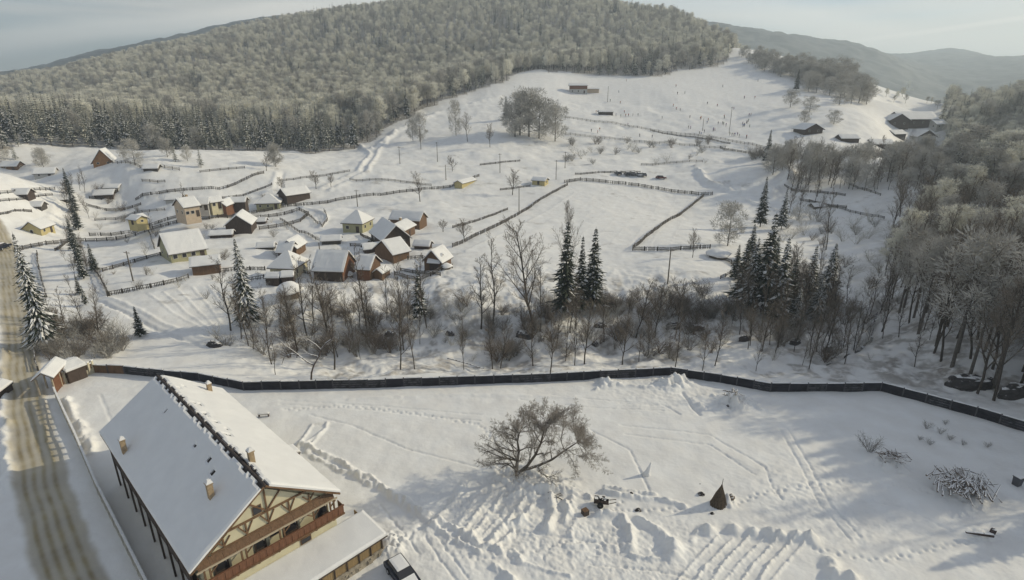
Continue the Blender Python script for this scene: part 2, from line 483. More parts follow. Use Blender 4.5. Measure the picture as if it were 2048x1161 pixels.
def mat(name, col, rough=.8, noise=0.0, nscale=3.0, bump=0.0, snow=0.0, metallic=0, spec=.3, col2=None, stretch=None):
    if name in MATS:
        return MATS[name]
    m = bpy.data.materials.new(name)
    m.use_nodes = True
    n, l = m.node_tree.nodes, m.node_tree.links
    b = n['Principled BSDF']
    b.inputs['Roughness'].default_value = rough
    b.inputs['Metallic'].default_value = metallic
    b.inputs['Specular IOR Level'].default_value = spec
    b.inputs['Base Color'].default_value = (*col, 1)
    src = None
    if noise or bump or snow:
        g = n.new('ShaderNodeNewGeometry')
        t = n.new('ShaderNodeTexNoise'); t.inputs['Scale'].default_value = nscale; t.inputs['Detail'].default_value = 4
        if stretch:
            mpp = n.new('ShaderNodeMapping'); mpp.inputs['Scale'].default_value = stretch
            tcc = n.new('ShaderNodeTexCoord')
            l.new(tcc.outputs['Object'], mpp.inputs['Vector']); l.new(mpp.outputs['Vector'], t.inputs['Vector'])
        else:
            l.new(g.outputs['Position'], t.inputs['Vector'])
        mx = n.new('ShaderNodeMixRGB')
        c2 = col2 if col2 else tuple(c * (1 - noise) for c in col)
        mx.inputs['Color1'].default_value = (*c2, 1)
        mx.inputs['Color2'].default_value = (*[min(1, c * (1 + noise * .6)) for c in col], 1)
        rp = n.new('ShaderNodeMapRange'); rp.inputs[1].default_value = .3; rp.inputs[2].default_value = .7
        l.new(t.outputs['Fac'], rp.inputs[0]); l.new(rp.outputs[0], mx.inputs['Fac'])
        src = mx.outputs[0]
        if snow:
            sx = n.new('ShaderNodeSeparateXYZ'); l.new(g.outputs['Normal'], sx.inputs[0])
            ad = n.new('ShaderNodeMath'); ad.operation = 'MULTIPLY_ADD'; ad.inputs[1].default_value = .9; ad.inputs[2].default_value = -.45
            l.new(t.outputs['Fac'], ad.inputs[0])
            a2 = n.new('ShaderNodeMath'); a2.operation = 'ADD'; l.new(ad.outputs[0], a2.inputs[0]); l.new(sx.outputs['Z'], a2.inputs[1])
            r2 = n.new('ShaderNodeMapRange'); r2.inputs[1].default_value = 1.0 - snow; r2.inputs[2].default_value = 1.15 - snow
            l.new(a2.outputs[0], r2.inputs[0])
            m2 = n.new('ShaderNodeMixRGB'); m2.inputs['Color2'].default_value = (.8, .8, .8, 1)
            l.new(r2.outputs[0], m2.inputs['Fac']); l.new(src, m2.inputs['Color1']); src = m2.outputs[0]
        l.new(src, b.inputs['Base Color'])
        if bump:
            bp = n.new('ShaderNodeBump'); bp.inputs['Strength'].default_value = bump; bp.inputs['Distance'].default_value = .05
            l.new(t.outputs['Fac'], bp.inputs['Height']); l.new(bp.outputs[0], b.inputs['Normal'])
    MATS[name] = m
    return m


SNOW = mat('snow', (.80, .795, .79), .65, noise=.05, nscale=1.2, bump=.35, spec=.25)
ROOFSNOW = mat('roof_snow', (.75, .75, .75), .65, noise=.04, nscale=.6, bump=.25, spec=.25)
BARK = mat('bark', (.075, .062, .05), .9, noise=.4, nscale=6, snow=.28)
BARKF = mat('frosted_bark', (.13, .115, .10), .9, noise=.35, nscale=3, snow=.45)
BRUSH = mat('brush', (.24, .22, .195), .9, noise=.4, nscale=.4)
TWIG = mat('twig', (.21, .175, .14), .9, noise=.3, nscale=1.5)
TWIGB = mat('twig_red_brown', (.17, .135, .105), .9, noise=.3, nscale=1.5)
FROST = mat('frosted_twig', (.74, .72, .63), .9, noise=.28, nscale=.12)
FROST2 = mat('frosted_twig_grey', (.48, .46, .42), .9, noise=.3, nscale=.15)
NEEDLE = mat('needle', (.030, .040, .026), .8, noise=.4, nscale=2)
NEEDLEF = mat('frosted_needle', (.10, .112, .095), .85, noise=.4, nscale=.4)
WALLC = mat('cream_render', (.58, .53, .37), .8, noise=.10, nscale=1.2)
WALLPINK = mat('beige_render', (.50, .40, .30), .8, noise=.10, nscale=1.2)
WALLYEL = mat('yellow_render', (.50, .42, .21), .8, noise=.10, nscale=1.2)
WALLGREEN = mat('olive_render', (.38, .36, .22), .8, noise=.12, nscale=1.2)
WALLWHITE = mat('grey_white_render', (.45, .44, .42), .8, noise=.10, nscale=1.2)
WOODB = mat('brown_boards', (.155, .092, .053), .75, noise=.35, nscale=1.5, stretch=(6, 6, .6))
TANB = mat('tan_boards', (.27, .19, .095), .8, noise=.25, nscale=1.5, stretch=(6, 6, .6))
WOODR = mat('red_brown_boards', (.175, .082, .045), .7, noise=.25, nscale=1.5, stretch=(5, 5, .7))
WOODD = mat('dark_boards', (.075, .055, .045), .85, noise=.4, nscale=1.5, stretch=(6, 6, .6))
WOODG = mat('grey_wood', (.085, .075, .065), .9, noise=.35, nscale=2, snow=.06)
WOODT = mat('timber_beam', (.17, .10, .055), .8, noise=.3, nscale=2)
WOODO = mat('orange_log', (.32, .17, .075), .7, noise=.25, nscale=2)
TILE = mat('dark_tile', (.060, .048, .045), .8, noise=.4, nscale=3)
FASCIA = mat('pale_fascia', (.45, .38, .28), .8, noise=.1, nscale=2)
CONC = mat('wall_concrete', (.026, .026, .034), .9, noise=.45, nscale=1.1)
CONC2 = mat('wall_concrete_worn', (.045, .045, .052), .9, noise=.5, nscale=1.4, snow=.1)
CONCP = mat('wall_post', (.075, .072, .08), .85, noise=.3, nscale=2)
CONCW = mat('pale_concrete', (.45, .42, .36), .85, noise=.2, nscale=2)
PLASTER = mat('fence_plinth', (.55, .50, .38), .85, noise=.15, nscale=1.5)
BRICK = mat('chimney_brick', (.36, .27, .17), .85, noise=.25, nscale=5)
GLASS = mat('window_glass', (.03, .03, .035), .25, spec=.5)
WHITE = mat('white_frame', (.6, .58, .52), .6)
STONE = mat('rubble_stone', (.34, .30, .24), .9, noise=.4, nscale=2.5, bump=.3)
ROCK = mat('dark_rock', (.06, .055, .055), .95, noise=.4, nscale=1.5, snow=.22, bump=.5)
CARB = mat('dark_blue_car_paint', (.012, .014, .025), .3, spec=.5)
CARG = mat('grey_car_paint', (.10, .10, .11), .4, spec=.5)
CARR = mat('maroon_car_paint', (.12, .02, .02), .4, spec=.5)
CARW = mat('silver_car_paint', (.35, .36, .38), .35, spec=.5)
RUBBER = mat('tyre_rubber', (.02, .02, .02), .8)
LIGHTL = mat('headlight_glass', (.5, .5, .5), .2)
HAY = mat('weathered_hay', (.12, .092, .065), .95, noise=.5, nscale=6, snow=.1)
METAL = mat('pole_wood', (.13, .11, .09), .8, noise=.3, nscale=2)
WATER = mat('stream_water', (.02, .022, .028), .12, spec=.6)
BRANCHW = mat('stacked_branch', (.15, .11, .08), .9, noise=.4, nscale=3, snow=.42)


# ------------------------------------------------------------------ mesh building
class MB:
    def __init__(s):
        s.v = []; s.f = []; s.m = []

    def add(s, vs_, fs, mi=0):
        o = len(s.v)
        s.v.extend([tuple(p) for p in vs_])
        for f in fs:
            s.f.append(tuple(i + o for i in f)); s.m.append(mi)

    def box(s, c, d, rz=0, mi=0, tilt=None):
        hx, hy, hz = d[0] / 2, d[1] / 2, d[2] / 2
        M = Matrix.Rotation(rz, 3, 'Z')
        if tilt is not None:
            M = M @ tilt
        P = [Vector(c) + M @ Vector((x * hx, y * hy, z * hz)) for z in (-1, 1) for y in (-1, 1) for x in (-1, 1)]
        s.add(P, [(0, 2, 3, 1), (4, 5, 7, 6), (0, 1, 5, 4), (2, 6, 7, 3), (0, 4, 6, 2), (1, 3, 7, 5)], mi)

    def beam(s, a, b, w, h, mi=0):
        a = Vector(a); b = Vector(b); d = b - a
        q = d.to_track_quat('X', 'Z').to_matrix()
        L = d.length
        P = [(a + b) / 2 + q @ Vector((x * L / 2, y * w / 2, z * h / 2)) for z in (-1, 1) for y in (-1, 1) for x in (-1, 1)]
        s.add(P, [(0, 2, 3, 1), (4, 5, 7, 6), (0, 1, 5, 4), (2, 6, 7, 3), (0, 4, 6, 2), (1, 3, 7, 5)], mi)

    def tube(s, pts, rad, n=5, mi=0, cap=True):
        pts = [Vector(p) for p in pts]
        rings = []
        for i, p in enumerate(pts):
            d = (pts[min(i + 1, len(pts) - 1)] - pts[max(i - 1, 0)])
            if d.length < 1e-6:
                d = Vector((0, 0, 1))
            q = d.to_track_quat('Z', 'Y').to_matrix()
            rings.append([p + q @ Vector((math.cos(2 * math.pi * k / n) * rad[i], math.sin(2 * math.pi * k / n) * rad[i], 0)) for k in range(n)])
        vs_ = [v for r_ in rings for v in r_]
        fs = []
        for i in range(len(pts) - 1):
            for k in range(n):
                k2 = (k + 1) % n
                fs.append((i * n + k, i * n + k2, (i + 1) * n + k2, (i + 1) * n + k))
        if cap:
            fs.append(tuple(reversed(range(n))))
            fs.append(tuple((len(pts) - 1) * n + k for k in range(n)))
        s.add(vs_, fs, mi)

    def prism(s, poly, axis, a, b, mi=0):
        """poly: 2-D outline; extruded along axis (0,1,2) from a to b"""
        def pt(p, t):
            q = list(p); q.insert(axis, t); return q
        n = len(poly)
        vs_ = [pt(p, a) for p in poly] + [pt(p, b) for p in poly]
        fs = [tuple(range(n)), tuple(reversed(range(n, 2 * n)))] + [(i, i + n, (i + 1) % n + n, (i + 1) % n) for i in range(n)]
        s.add(vs_, fs, mi)

    def mesh(s, name, mats, smooth_=False):
        me = bpy.data.meshes.new(name)
        me.from_pydata(s.v, [], s.f)
        for m in (mats if isinstance(mats, (list, tuple)) else [mats]):
            me.materials.append(m)
        if any(s.m):
            me.polygons.foreach_set('material_index', s.m)
        if smooth_:
            me.polygons.foreach_set('use_smooth', [True] * len(s.f))
        me.update()
        return me

    def build(s, name, mats, parent=None, smooth_=False, loc=None):
        return link(name, s.mesh(name, mats, smooth_), parent, loc)


def link(name, data, parent=None, loc=None, rz=0.0, scale=None):
    o = bpy.data.objects.new(name, data)
    COL.objects.link(o)
    if parent:
        o.parent = parent
    if loc is not None:
        o.location = loc
    if rz:
        o.rotation_euler = (0, 0, rz)
    if scale is not None:
        o.scale = scale if hasattr(scale, '__len__') else (scale,) * 3
    return o


def tag(o, label=None, cat=None, group=None, kind=None):
    if label: o['label'] = label
    if cat: o['category'] = cat
    if group: o['group'] = group
    if kind: o['kind'] = kind
    return o


def empty(name, loc, rz, label, cat, group=None):
    o = link(name, None, None, loc, rz)
    o.empty_display_size = .3
    return tag(o, label, cat, group)


# ------------------------------------------------------------------ ground sheet
def ground():
    def nonuni(parts):
        out = []
        for a, b, n in parts:
            out.extend(np.linspace(a, b, n, endpoint=False))
        out.append(parts[-1][1])
        return np.array(out)
    az = nonuni([(-math.pi, R(-56), 30), (R(-56), R(-51), 20), (R(-51), R(50), 860), (R(50), R(60), 24), (R(60), math.pi, 30)])[:-1]
    t = nonuni([(math.log(20), math.log(33), 6), (math.log(33), math.log(78), 330), (math.log(78), math.log(140), 150), (math.log(140), math.log(420), 190), (math.log(420), math.log(2000), 90), (math.log(2000), math.log(6000), 80)])
    na, nt = len(az), len(t)
    A, T = np.meshgrid(az, t, indexing='xy')
    Rr = np.exp(T)
    X = (Rr * np.sin(A)).ravel(); Y = (Rr * np.cos(A)).ravel()
    Z = base_h(X, Y) + detail(X, Y)
    verts = np.concatenate([np.stack([X, Y, Z], 1), [[0, 0, 0]]])
    i = np.arange(nt - 1)[:, None] * na + np.arange(na)[None]
    j = np.arange(nt - 1)[:, None] * na + (np.arange(na)[None] + 1) % na
    q = np.stack([i, i + na, j + na, j], 2).reshape(-1, 4)[:, ::-1]
    tri = np.stack([np.full(na, len(verts) - 1), np.arange(na), (np.arange(na) + 1) % na], 1)[:, ::-1]
    me = bpy.data.meshes.new('ground')
    me.vertices.add(len(verts)); me.vertices.foreach_set('co', verts.ravel())
    nl = q.size + tri.size
    me.loops.add(nl); me.loops.foreach_set('vertex_index', np.concatenate([q.ravel(), tri.ravel()]))
    me.polygons.add(len(q) + len(tri))
    me.polygons.foreach_set('loop_start', np.concatenate([np.arange(len(q)) * 4, q.size + np.arange(len(tri)) * 3]))
    me.polygons.foreach_set('use_smooth', np.ones(len(q) + len(tri), bool))
    me.update(calc_edges=True)
    # masks: what the ground is made of (road grit, bare earth, far wood)
    rr = np.hypot(X, Y); az_ = np.arctan2(X, Y)
    road = np.zeros(len(X))
    m = (az_ < -.55) & (rr < 260)
    d, s_, al = poly_dist(X[m] + .5 * vnoise(X[m] / 5, Y[m] / 5, 2), Y[m], ROAD_XY)
    n1 = gn_noise(X[m], Y[m], 2.0, 71)
    core = 1 - smooth(1.9, 2.6, d + .35 * n1)
    ds = d * s_
    core *= 0.64 + .36 * np.clip(sum(np.exp(-((ds - o_) / .24) ** 2) for o_ in (-1.25, -.35, .5, 1.35)), 0, 1) * (.8 + .5 * gn_noise(X[m], Y[m], 1.2, 73))
    road[m] = core
    rw = np.interp(az_, _wa, _wr)
    earth = smooth(2, 10, rr - rw) * (1 - smooth(118, 132, rr)) * smooth(-.42, -.36, az_) * smooth(-.02, .30, fbm(X / 3, Y / 3, 4, 77)) * .6
    # wooded slope on the right: leaf litter shows through
    wood = smooth(.55, .66, az_) * smooth(2, 12, rr - rw) * (1 - smooth(230, 260, rr))
    earth = np.maximum(earth, wood * smooth(-.10, .30, fbm(X / 4, Y / 4, 4, 78)) * .75)
    vil = smooth(118, 132, rr) * (1 - smooth(300, 360, rr))
    earth = np.maximum(earth, vil * smooth(.36, .62, fbm(X / 7, Y / 4, 4, 79)) * .45)
    earth *= (rr > rw + 2)
    hw = wood_mask(X, Y)
    far = smooth(1350, 1700, rr)
    litter = np.maximum(hw * .8 * (1 - far), 0)
    for nm, arr in (('road', road), ('earth', np.maximum(earth, litter)), ('farwood', far)):
        at_ = me.attributes.new(nm, 'FLOAT', 'POINT')
        at_.data.foreach_set('value', np.concatenate([arr, [0]]).astype(np.float32))
    m = bpy.data.materials.new('snowy_ground')
    m.use_nodes = True
    n, l = m.node_tree.nodes, m.node_tree.links
    b = n['Principled BSDF']
    b.inputs['Roughness'].default_value = .7
    b.inputs['Specular IOR Level'].default_value = .2
    g = n.new('ShaderNodeNewGeometry')

    def noise(sc, det=5, vec=None):
        t_ = n.new('ShaderNodeTexNoise'); t_.inputs['Scale'].default_value = sc; t_.inputs['Detail'].default_value = det
        l.new(vec or g.outputs['Position'], t_.inputs['Vector']); return t_.outputs['Fac']

    def mix(f, c1, c2):
        x = n.new('ShaderNodeMixRGB')
        for inp, c in (('Fac', f), ('Color1', c1), ('Color2', c2)):
            if isinstance(c, tuple): x.inputs[inp].default_value = (*c, 1)
            elif isinstance(c, float): x.inputs[inp].default_value = c
            else: l.new(c, x.inputs[inp])
        return x.outputs[0]

    def mul(a_, b_):
        x = n.new('ShaderNodeMath'); x.operation = 'MULTIPLY'
        for i_, c in enumerate((a_, b_)):
            if isinstance(c, float): x.inputs[i_].default_value = c
            else: l.new(c, x.inputs[i_])
        return x.outputs[0]

    def mr(a_, lo, hi):
        x = n.new('ShaderNodeMapRange'); x.inputs[1].default_value = lo; x.inputs[2].default_value = hi
        l.new(a_, x.inputs[0]); return x.outputs[0]

    def attr(nm):
        x = n.new('ShaderNodeAttribute'); x.attribute_name = nm; return x.outputs['Fac']
    c = mix(mr(noise(.35), .35, .7), (.76, .75, .735), (.82, .82, .815))
    rc = mix(mr(noise(.25), .25, .75), (.20, .16, .09), (.38, .32, .19))
    c = mix(attr('road'), c, rc)
    ec = mix(mr(noise(1.1), .35, .7), (.11, .09, .07), (.24, .20, .16))
    ef = mul(attr('earth'), mr(noise(.8, 6), .30, .55))
    c = mix(ef, c, ec)
    fc = mix(mr(noise(.02, 8), .40, .62), (.035, .045, .045), (.12, .125, .12))
    c = mix(attr('farwood'), c, fc)
    l.new(c, b.inputs['Base Color'])
    bp = n.new('ShaderNodeBump'); bp.inputs['Strength'].default_value = .35; bp.inputs['Distance'].default_value = .06
    b2 = n.new('ShaderNodeBump'); b2.inputs['Strength'].default_value = .35; b2.inputs['Distance'].default_value = .35
    l.new(noise(.5, 6), b2.inputs['Height'])
    l.new(noise(2.6, 6), bp.inputs['Height']); l.new(b2.outputs[0], bp.inputs['Normal']); l.new(bp.outputs[0], b.inputs['Normal'])
    me.materials.append(m)
    tag(link('ground', me), kind='structure')


# where the closed wood begins, by column of the photograph (range in metres)
EDGE_U = [-600, 0, 300, 620, 700, 780, 850, 930, 1010, 1055, 1080, 1095, 1250, 1440, 1456, 1470, 3000]
EDGE_R = [330, 332, 328, 322, 333, 362, 402, 430, 462, 520, 560, 486, 504, 562, 640, 9999, 9999]


def wood_mask(x, y):
    az = np.arctan2(x, y); r = np.hypot(x, y)
    u = 1024 + np.tan(az) * FP / CP
    e = np.interp(u, EDGE_U, EDGE_R) + 34 * vnoise(x / 42, y / 42, 5) + 22 * vnoise(x / 13, y / 13, 6)
    return ((r > e) & (np.abs(az) < R(75))).astype(float)


ROAD_XY = [tuple(gpz(u, v)[:2]) for u, v in [(195, 1300), (148, 1161), (108, 1060), (82, 960), (66, 880), (53, 800), (41, 700), (31, 620), (23, 550), (15, 500), (-5, 472), (-60, 457)]]
ground()

# ------------------------------------------------------------------ tree prototypes
def rvec(sc):
    return Vector((random.uniform(-1, 1), random.uniform(-1, 1), random.uniform(-1, 1))) * sc


def grow(mbT, mbC, p, d, L, r, lvl, cfg):
    """recursive branch; cfg: list per level of (children, length ratio, angle, segments)"""
    n, ratio, ang, seg = cfg['lv'][lvl]
    pts = [Vector(p)]; dd = d.normalized()
    for k in range(seg):
        dd = (dd + rvec(cfg['wob']) + Vector((0, 0, cfg['up']))).normalized()
        pts.append(pts[-1] + dd * L / seg)
    rad = [r * (1 - .75 * k / seg) for k in range(seg + 1)]
    tgt = mbT if lvl <= cfg['tl'] else mbC
    if r > cfg['thin']:
        tgt.tube(pts, [max(q, .006) for q in rad], 5 if lvl == 0 else 4 if lvl == 1 else 3, 0, cap=False)
    else:
        side = dd.cross(rvec(1)).normalized() * max(r, cfg['tw'])
        if seg == 1:
            mbC.add([pts[0] + side, pts[0] - side, pts[1]], [(0, 1, 2)])
        else:
            mbC.add([pts[0] + side, pts[0] - side, pts[1] - side * .7, pts[1] + side * .7, pts[-1]], [(0, 1, 2, 3), (3, 2, 4)])
    if lvl + 1 >= len(cfg['lv']):
        return
    a0 = random.uniform(0, 6.28)
    for k in range(n):
        f = cfg['start'][lvl] + (1 - cfg['start'][lvl]) * (k + random.random() * .8) / n
        f = min(f, .99)
        i = min(int(f * seg), seg - 1)
        q = pts[i].lerp(pts[i + 1], f * seg - i)
        ax = (pts[i + 1] - pts[i]).normalized()
        per = ax.orthogonal().normalized()
        per.rotate(Matrix.Rotation(a0 + k * 2.4 + random.uniform(-.4, .4), 3, ax))
        a = ang * random.uniform(.7, 1.3)
        nd = ax * math.cos(a) + per * math.sin(a)
        shape = cfg['shape'](f) if lvl == 0 else (1 - .45 * f)
        grow(mbT, mbC, q, nd, L * cfg['lv'][lvl][1] * shape * random.uniform(.75, 1.2), rad[i] * cfg.get('rf', .55), lvl + 1, cfg)


def bare_meshes(name, h, spread, mats, tw=.018, thin=.03, dens=1.0, low=.3, up=.05, trunk_r=None, lv=None, tl=1):
    T, C = MB(), MB()
    lv = lv or [(int(16 * dens), spread, .62, 6), (int(8 * dens), .5, .6, 4), (int(6 * dens), .55, .6, 2), (5, .65, .5, 1), (0, 0, 0, 1)]
    cfg = dict(lv=lv, wob=.13, up=up, tl=tl, thin=thin, tw=tw, start=[low, .25, .15, .1, 0], shape=lambda f: 1.15 - .75 * (f - low) / (1 - low) ** 1.0 if f > low else 1)
    grow(T, C, (0, 0, -.3), Vector((0, 0, 1)), h * .92, trunk_r or h * .016, 0, cfg)
    return T.mesh(name + '_trunk', mats[0]), C.mesh(name + '_crown', mats[1])


def joined_mesh(name, parts, mats):
    v = []; f = []; mi = []
    for k, me in enumerate(parts):
        o = len(v)
        v.extend([tuple(p.co) for p in me.vertices]); f.extend([tuple(i + o for i in p.vertices) for p in me.polygons]); mi.extend([k + p.material_index for p in me.polygons])
    me = bpy.data.meshes.new(name); me.from_pydata(v, [], f)
    for m in mats: me.materials.append(m)
    me.polygons.foreach_set('material_index', mi)
    return me


def spruce_meshes(name, h, rad, snowp, mats, layers=20, nb=8, droop=.35, trunk_r=.16, wf=.8):
    """mats: bark, needle, snow"""
    T, C = MB(), MB()
    T.tube([(0, 0, -.4), (0, 0, h * .5), (0, 0, h * .97)], [trunk_r, trunk_r * .6, .02], 6)
    for i in range(layers):
        f = (i + .5) / layers
        z0 = h * (.10 + .88 * f)
        Rr = rad * (1 - f) ** .85 * random.uniform(.72, 1.15) + .12
        n = max(4, int(nb * (1 - .45 * f)))
        a0 = random.uniform(0, 6.28)
        for k in range(n):
            a = a0 + 6.283 * k / n + random.uniform(-.25, .25)
            L = Rr * random.uniform(.62, 1.2)
            dx, dy = math.cos(a), math.sin(a)
            w = (.13 + .20 * L / rad) * rad * .55 * wf
            sg = 3
            zz = z0 + random.uniform(-.15, .15)
            pr = []
            for s_ in range(sg + 1):
                t = s_ / sg
                rr = L * t
                z = zz + L * (.12 * t - droop * t * t * 1.3) + (L * .10 if t == 1 else 0)
                ww = w * (.35, 1.0, .8, .06)[s_] * random.uniform(.8, 1.2)
                pr.append((rr, z, ww))
            vt = []
            for rr, z, ww in pr:
                cx, cy = dx * rr, dy * rr
                dz = ww * .45
                vt += [(cx - dy * ww, cy + dx * ww, z - dz), (cx, cy, z), (cx + dy * ww, cy - dx * ww, z - dz)]
            top = []
            for s_ in range(sg):
                b0 = s_ * 3
                top += [(b0, b0 + 1, b0 + 4, b0 + 3), (b0 + 1, b0 + 2, b0 + 5, b0 + 4)]
            for fc in top:
                C.add([vt[q] for q in fc], [(0, 1, 2, 3)], 1 if random.random() < snowp else 0)
            # hanging sprays under and beside the branch
            for s_ in range(1, sg + 1):
                rr, z, ww = pr[s_]
                for sgn in (-1, 1):
                    c0 = Vector((dx * rr - dy * ww * sgn * .9, dy * rr + dx * ww * sgn * .9, z - ww * .4))
                    c1 = Vector((dx * (rr - L * .25), dy * (rr - L * .25), z - .04))
                    tip = c0 + Vector((dx * .12 * L - dy * sgn * ww * .7, dy * .12 * L + dx * sgn * ww * .7, -ww * random.uniform(.6, 1.3) - .08))
                    C.add([c1, c0, tip], [(0, 1, 2)], 0 if random.random() > snowp * .35 else 1)
    C.tube([(0, 0, h * .93), (0, 0, h)], [.06, .01], 4, 0)
    return T.mesh(name + '_trunk', mats[0]), C.mesh(name + '_crown', [mats[1], mats[2]])


def shrub_mesh(name, h, mats, stems=9, dens=1.0):
    T, C = MB(), MB()
    for k in range(stems):
        a = random.uniform(0, 6.28)
        d = Vector((math.cos(a) * random.uniform(.2, .8), math.sin(a) * random.uniform(.2, .8), 1))
        cfg = dict(lv=[(int(7 * dens), .45, .6, 3), (5, .5, .6, 2), (0, 0, 0, 1)], wob=.15, up=.04, tl=-1, thin=.02, tw=.012, start=[.2, .2, 0], shape=lambda f: 1.1 - .5 * f)
        grow(C, C, (random.uniform(-.25, .25) * h * .3, random.uniform(-.25, .25) * h * .3, -.1), d, h * random.uniform(.7, 1), .025, 0, cfg)
    return C.mesh(name, mats)


def tree(name, protos, loc, s, rz, label, cat, group=None, sz=None):
    o = empty(name, loc, rz, label, cat, group)
    k = sz if sz else s
    o.scale = (s, s, k)
    link('trunk', protos[0], o)
    link('crown', protos[1], o)
    return o


SPR_SNOWY = [spruce_meshes('snowy_spruce%d' % k, 20, 4.1, .50, (BARK, NEEDLE, SNOW), 38, 15, .42, .25, wf=.5) for k in range(2)]
SPR_DARK = [spruce_meshes('dark_spruce%d' % k, 16, 2.9, .16, (BARK, NEEDLE, SNOW), 28, 11, .30, .2) for k in range(3)]
SPR_FROST = [spruce_meshes('frosted_spruce%d' % k, 20, 3.1, .30, (BARKF, NEEDLEF, FROST), 18, 8, .35, .22) for k in range(3)]
SPR_MID = [spruce_meshes('dusted_spruce%d' % k, 16, 2.8, .34, (BARK, NEEDLE, SNOW), 28, 11, .35, .2) for k in range(2)]
BARE_BIG = [bare_meshes('tall_bare%d' % k, 18, .36, (BARK, TWIG), tw=.020, low=.22, up=.09, trunk_r=.22) for k in range(3)]
BARE_SLIM = [bare_meshes('slim_bare%d' % k, 14, .22, (BARK, TWIG), tw=.016, low=.22, up=.10, trunk_r=.15, dens=.9) for k in range(3)]
BARE_ORCH = [bare_meshes('orchard_bare%d' % k, 7, .50, (BARK, TWIG), tw=.016, low=.25, up=.05, trunk_r=.14) for k in range(2)]
def frost_meshes(name, h, rad, mats, n=2600, tw=.10, seed=1, low=.25):
    """tree whose crown is a rounded mass of rime-covered twigs on real limbs"""
    rg = random.Random(seed)
    T, C = MB(), MB()
    T.tube([(0, 0, -.4), (.1, 0, h * .4), (0, .1, h * .8)], [h * .016, h * .012, .04], 6, cap=False)
    limbs = []
    for k in range(15):
        f = low + (.85 - low) * k / 15
        a = k * 2.4 + rg.uniform(-.3, .3)
        R_ = rad * math.sin(min(1, (1.05 - f) * 1.5) * 1.35) * rg.uniform(.75, 1.1)
        p0 = Vector((0, 0, h * f)); p2 = Vector((math.cos(a) * R_, math.sin(a) * R_, h * min(.97, f + .10 + .20 * rg.random())))
        p1 = p0.lerp(p2, .5) + Vector((0, 0, -.03 * h))
        T.tube([p0, p1, p2], [.10, .07, .03], 3, cap=False)
        limbs.append((p0, p1, p2))
    limbs.append((Vector((0, 0, h * .6)), Vector((0, 0, h * .8)), Vector((0, 0, h * .97))))
    cl = []
    for p0, p1, p2 in limbs:
        for t in (.45, .7, .9, 1.0):
            q = p0.lerp(p1, t * 2) if t < .5 else p1.lerp(p2, t * 2 - 1)
            cl.append((q + Vector((rg.uniform(-.6, .6), rg.uniform(-.6, .6), rg.uniform(-.3, 1.0))), rad * rg.uniform(.16, .40)))
    for k in range(n):
        c, s = cl[rg.randrange(len(cl))]
        d = Vector((rg.gauss(0, 1), rg.gauss(0, 1), rg.gauss(0, 1))).normalized()
        q = c + d * s * rg.random() ** .4
        dirn = (d + Vector((q.x, q.y, 0)) * (.5 / rad) + Vector((0, 0, .55))).normalized()
        L_ = rg.uniform(.5, 1.2)
        side = dirn.cross(Vector((rg.uniform(-1, 1), rg.uniform(-1, 1), rg.uniform(-1, 1)))).normalized() * tw * rg.uniform(.5, 1.3)
        C.add([q + side, q - side, q + dirn * L_], [(0, 1, 2)])
    return T.mesh(name + '_trunk', mats[0]), C.mesh(name + '_crown', mats[1])


BARE_FROST = [frost_meshes('frosted_bare%d' % k, 18, (4.4, 3.8, 4.0, 3.4)[k], (BARKF, (FROST, FROST, FROST2, FROST2)[k]), n=(4200, 3600, 3200, 1900)[k], tw=(.085, .085, .08, .045)[k], seed=k + 1, low=(.22, .30, .34, .42)[k]) for k in range(4)]
ROUND_FROST = [frost_meshes('round_frosted%d' % k, 14, 5.0, (BARKF, FROST2), n=4200, tw=.075, seed=k + 21, low=.06) for k in range(2)]
SHRUB = [shrub_mesh('shrub_mesh%d' % k, 2.6, BRUSH if k < 2 else TWIGB, 12, 1.3) for k in range(3)]
SHRUB_F = [shrub_mesh('frosted_shrub_mesh%d' % k, 3.0, FROST2, 9) for k in range(2)]



# ------------------------------------------------------------------ the big guesthouse in the yard
HB_C = (-29.83, 46.59); HB_TH = 2.386
HL, HW, HE, HR = 13.55, 6.24, 6.0, 10.4


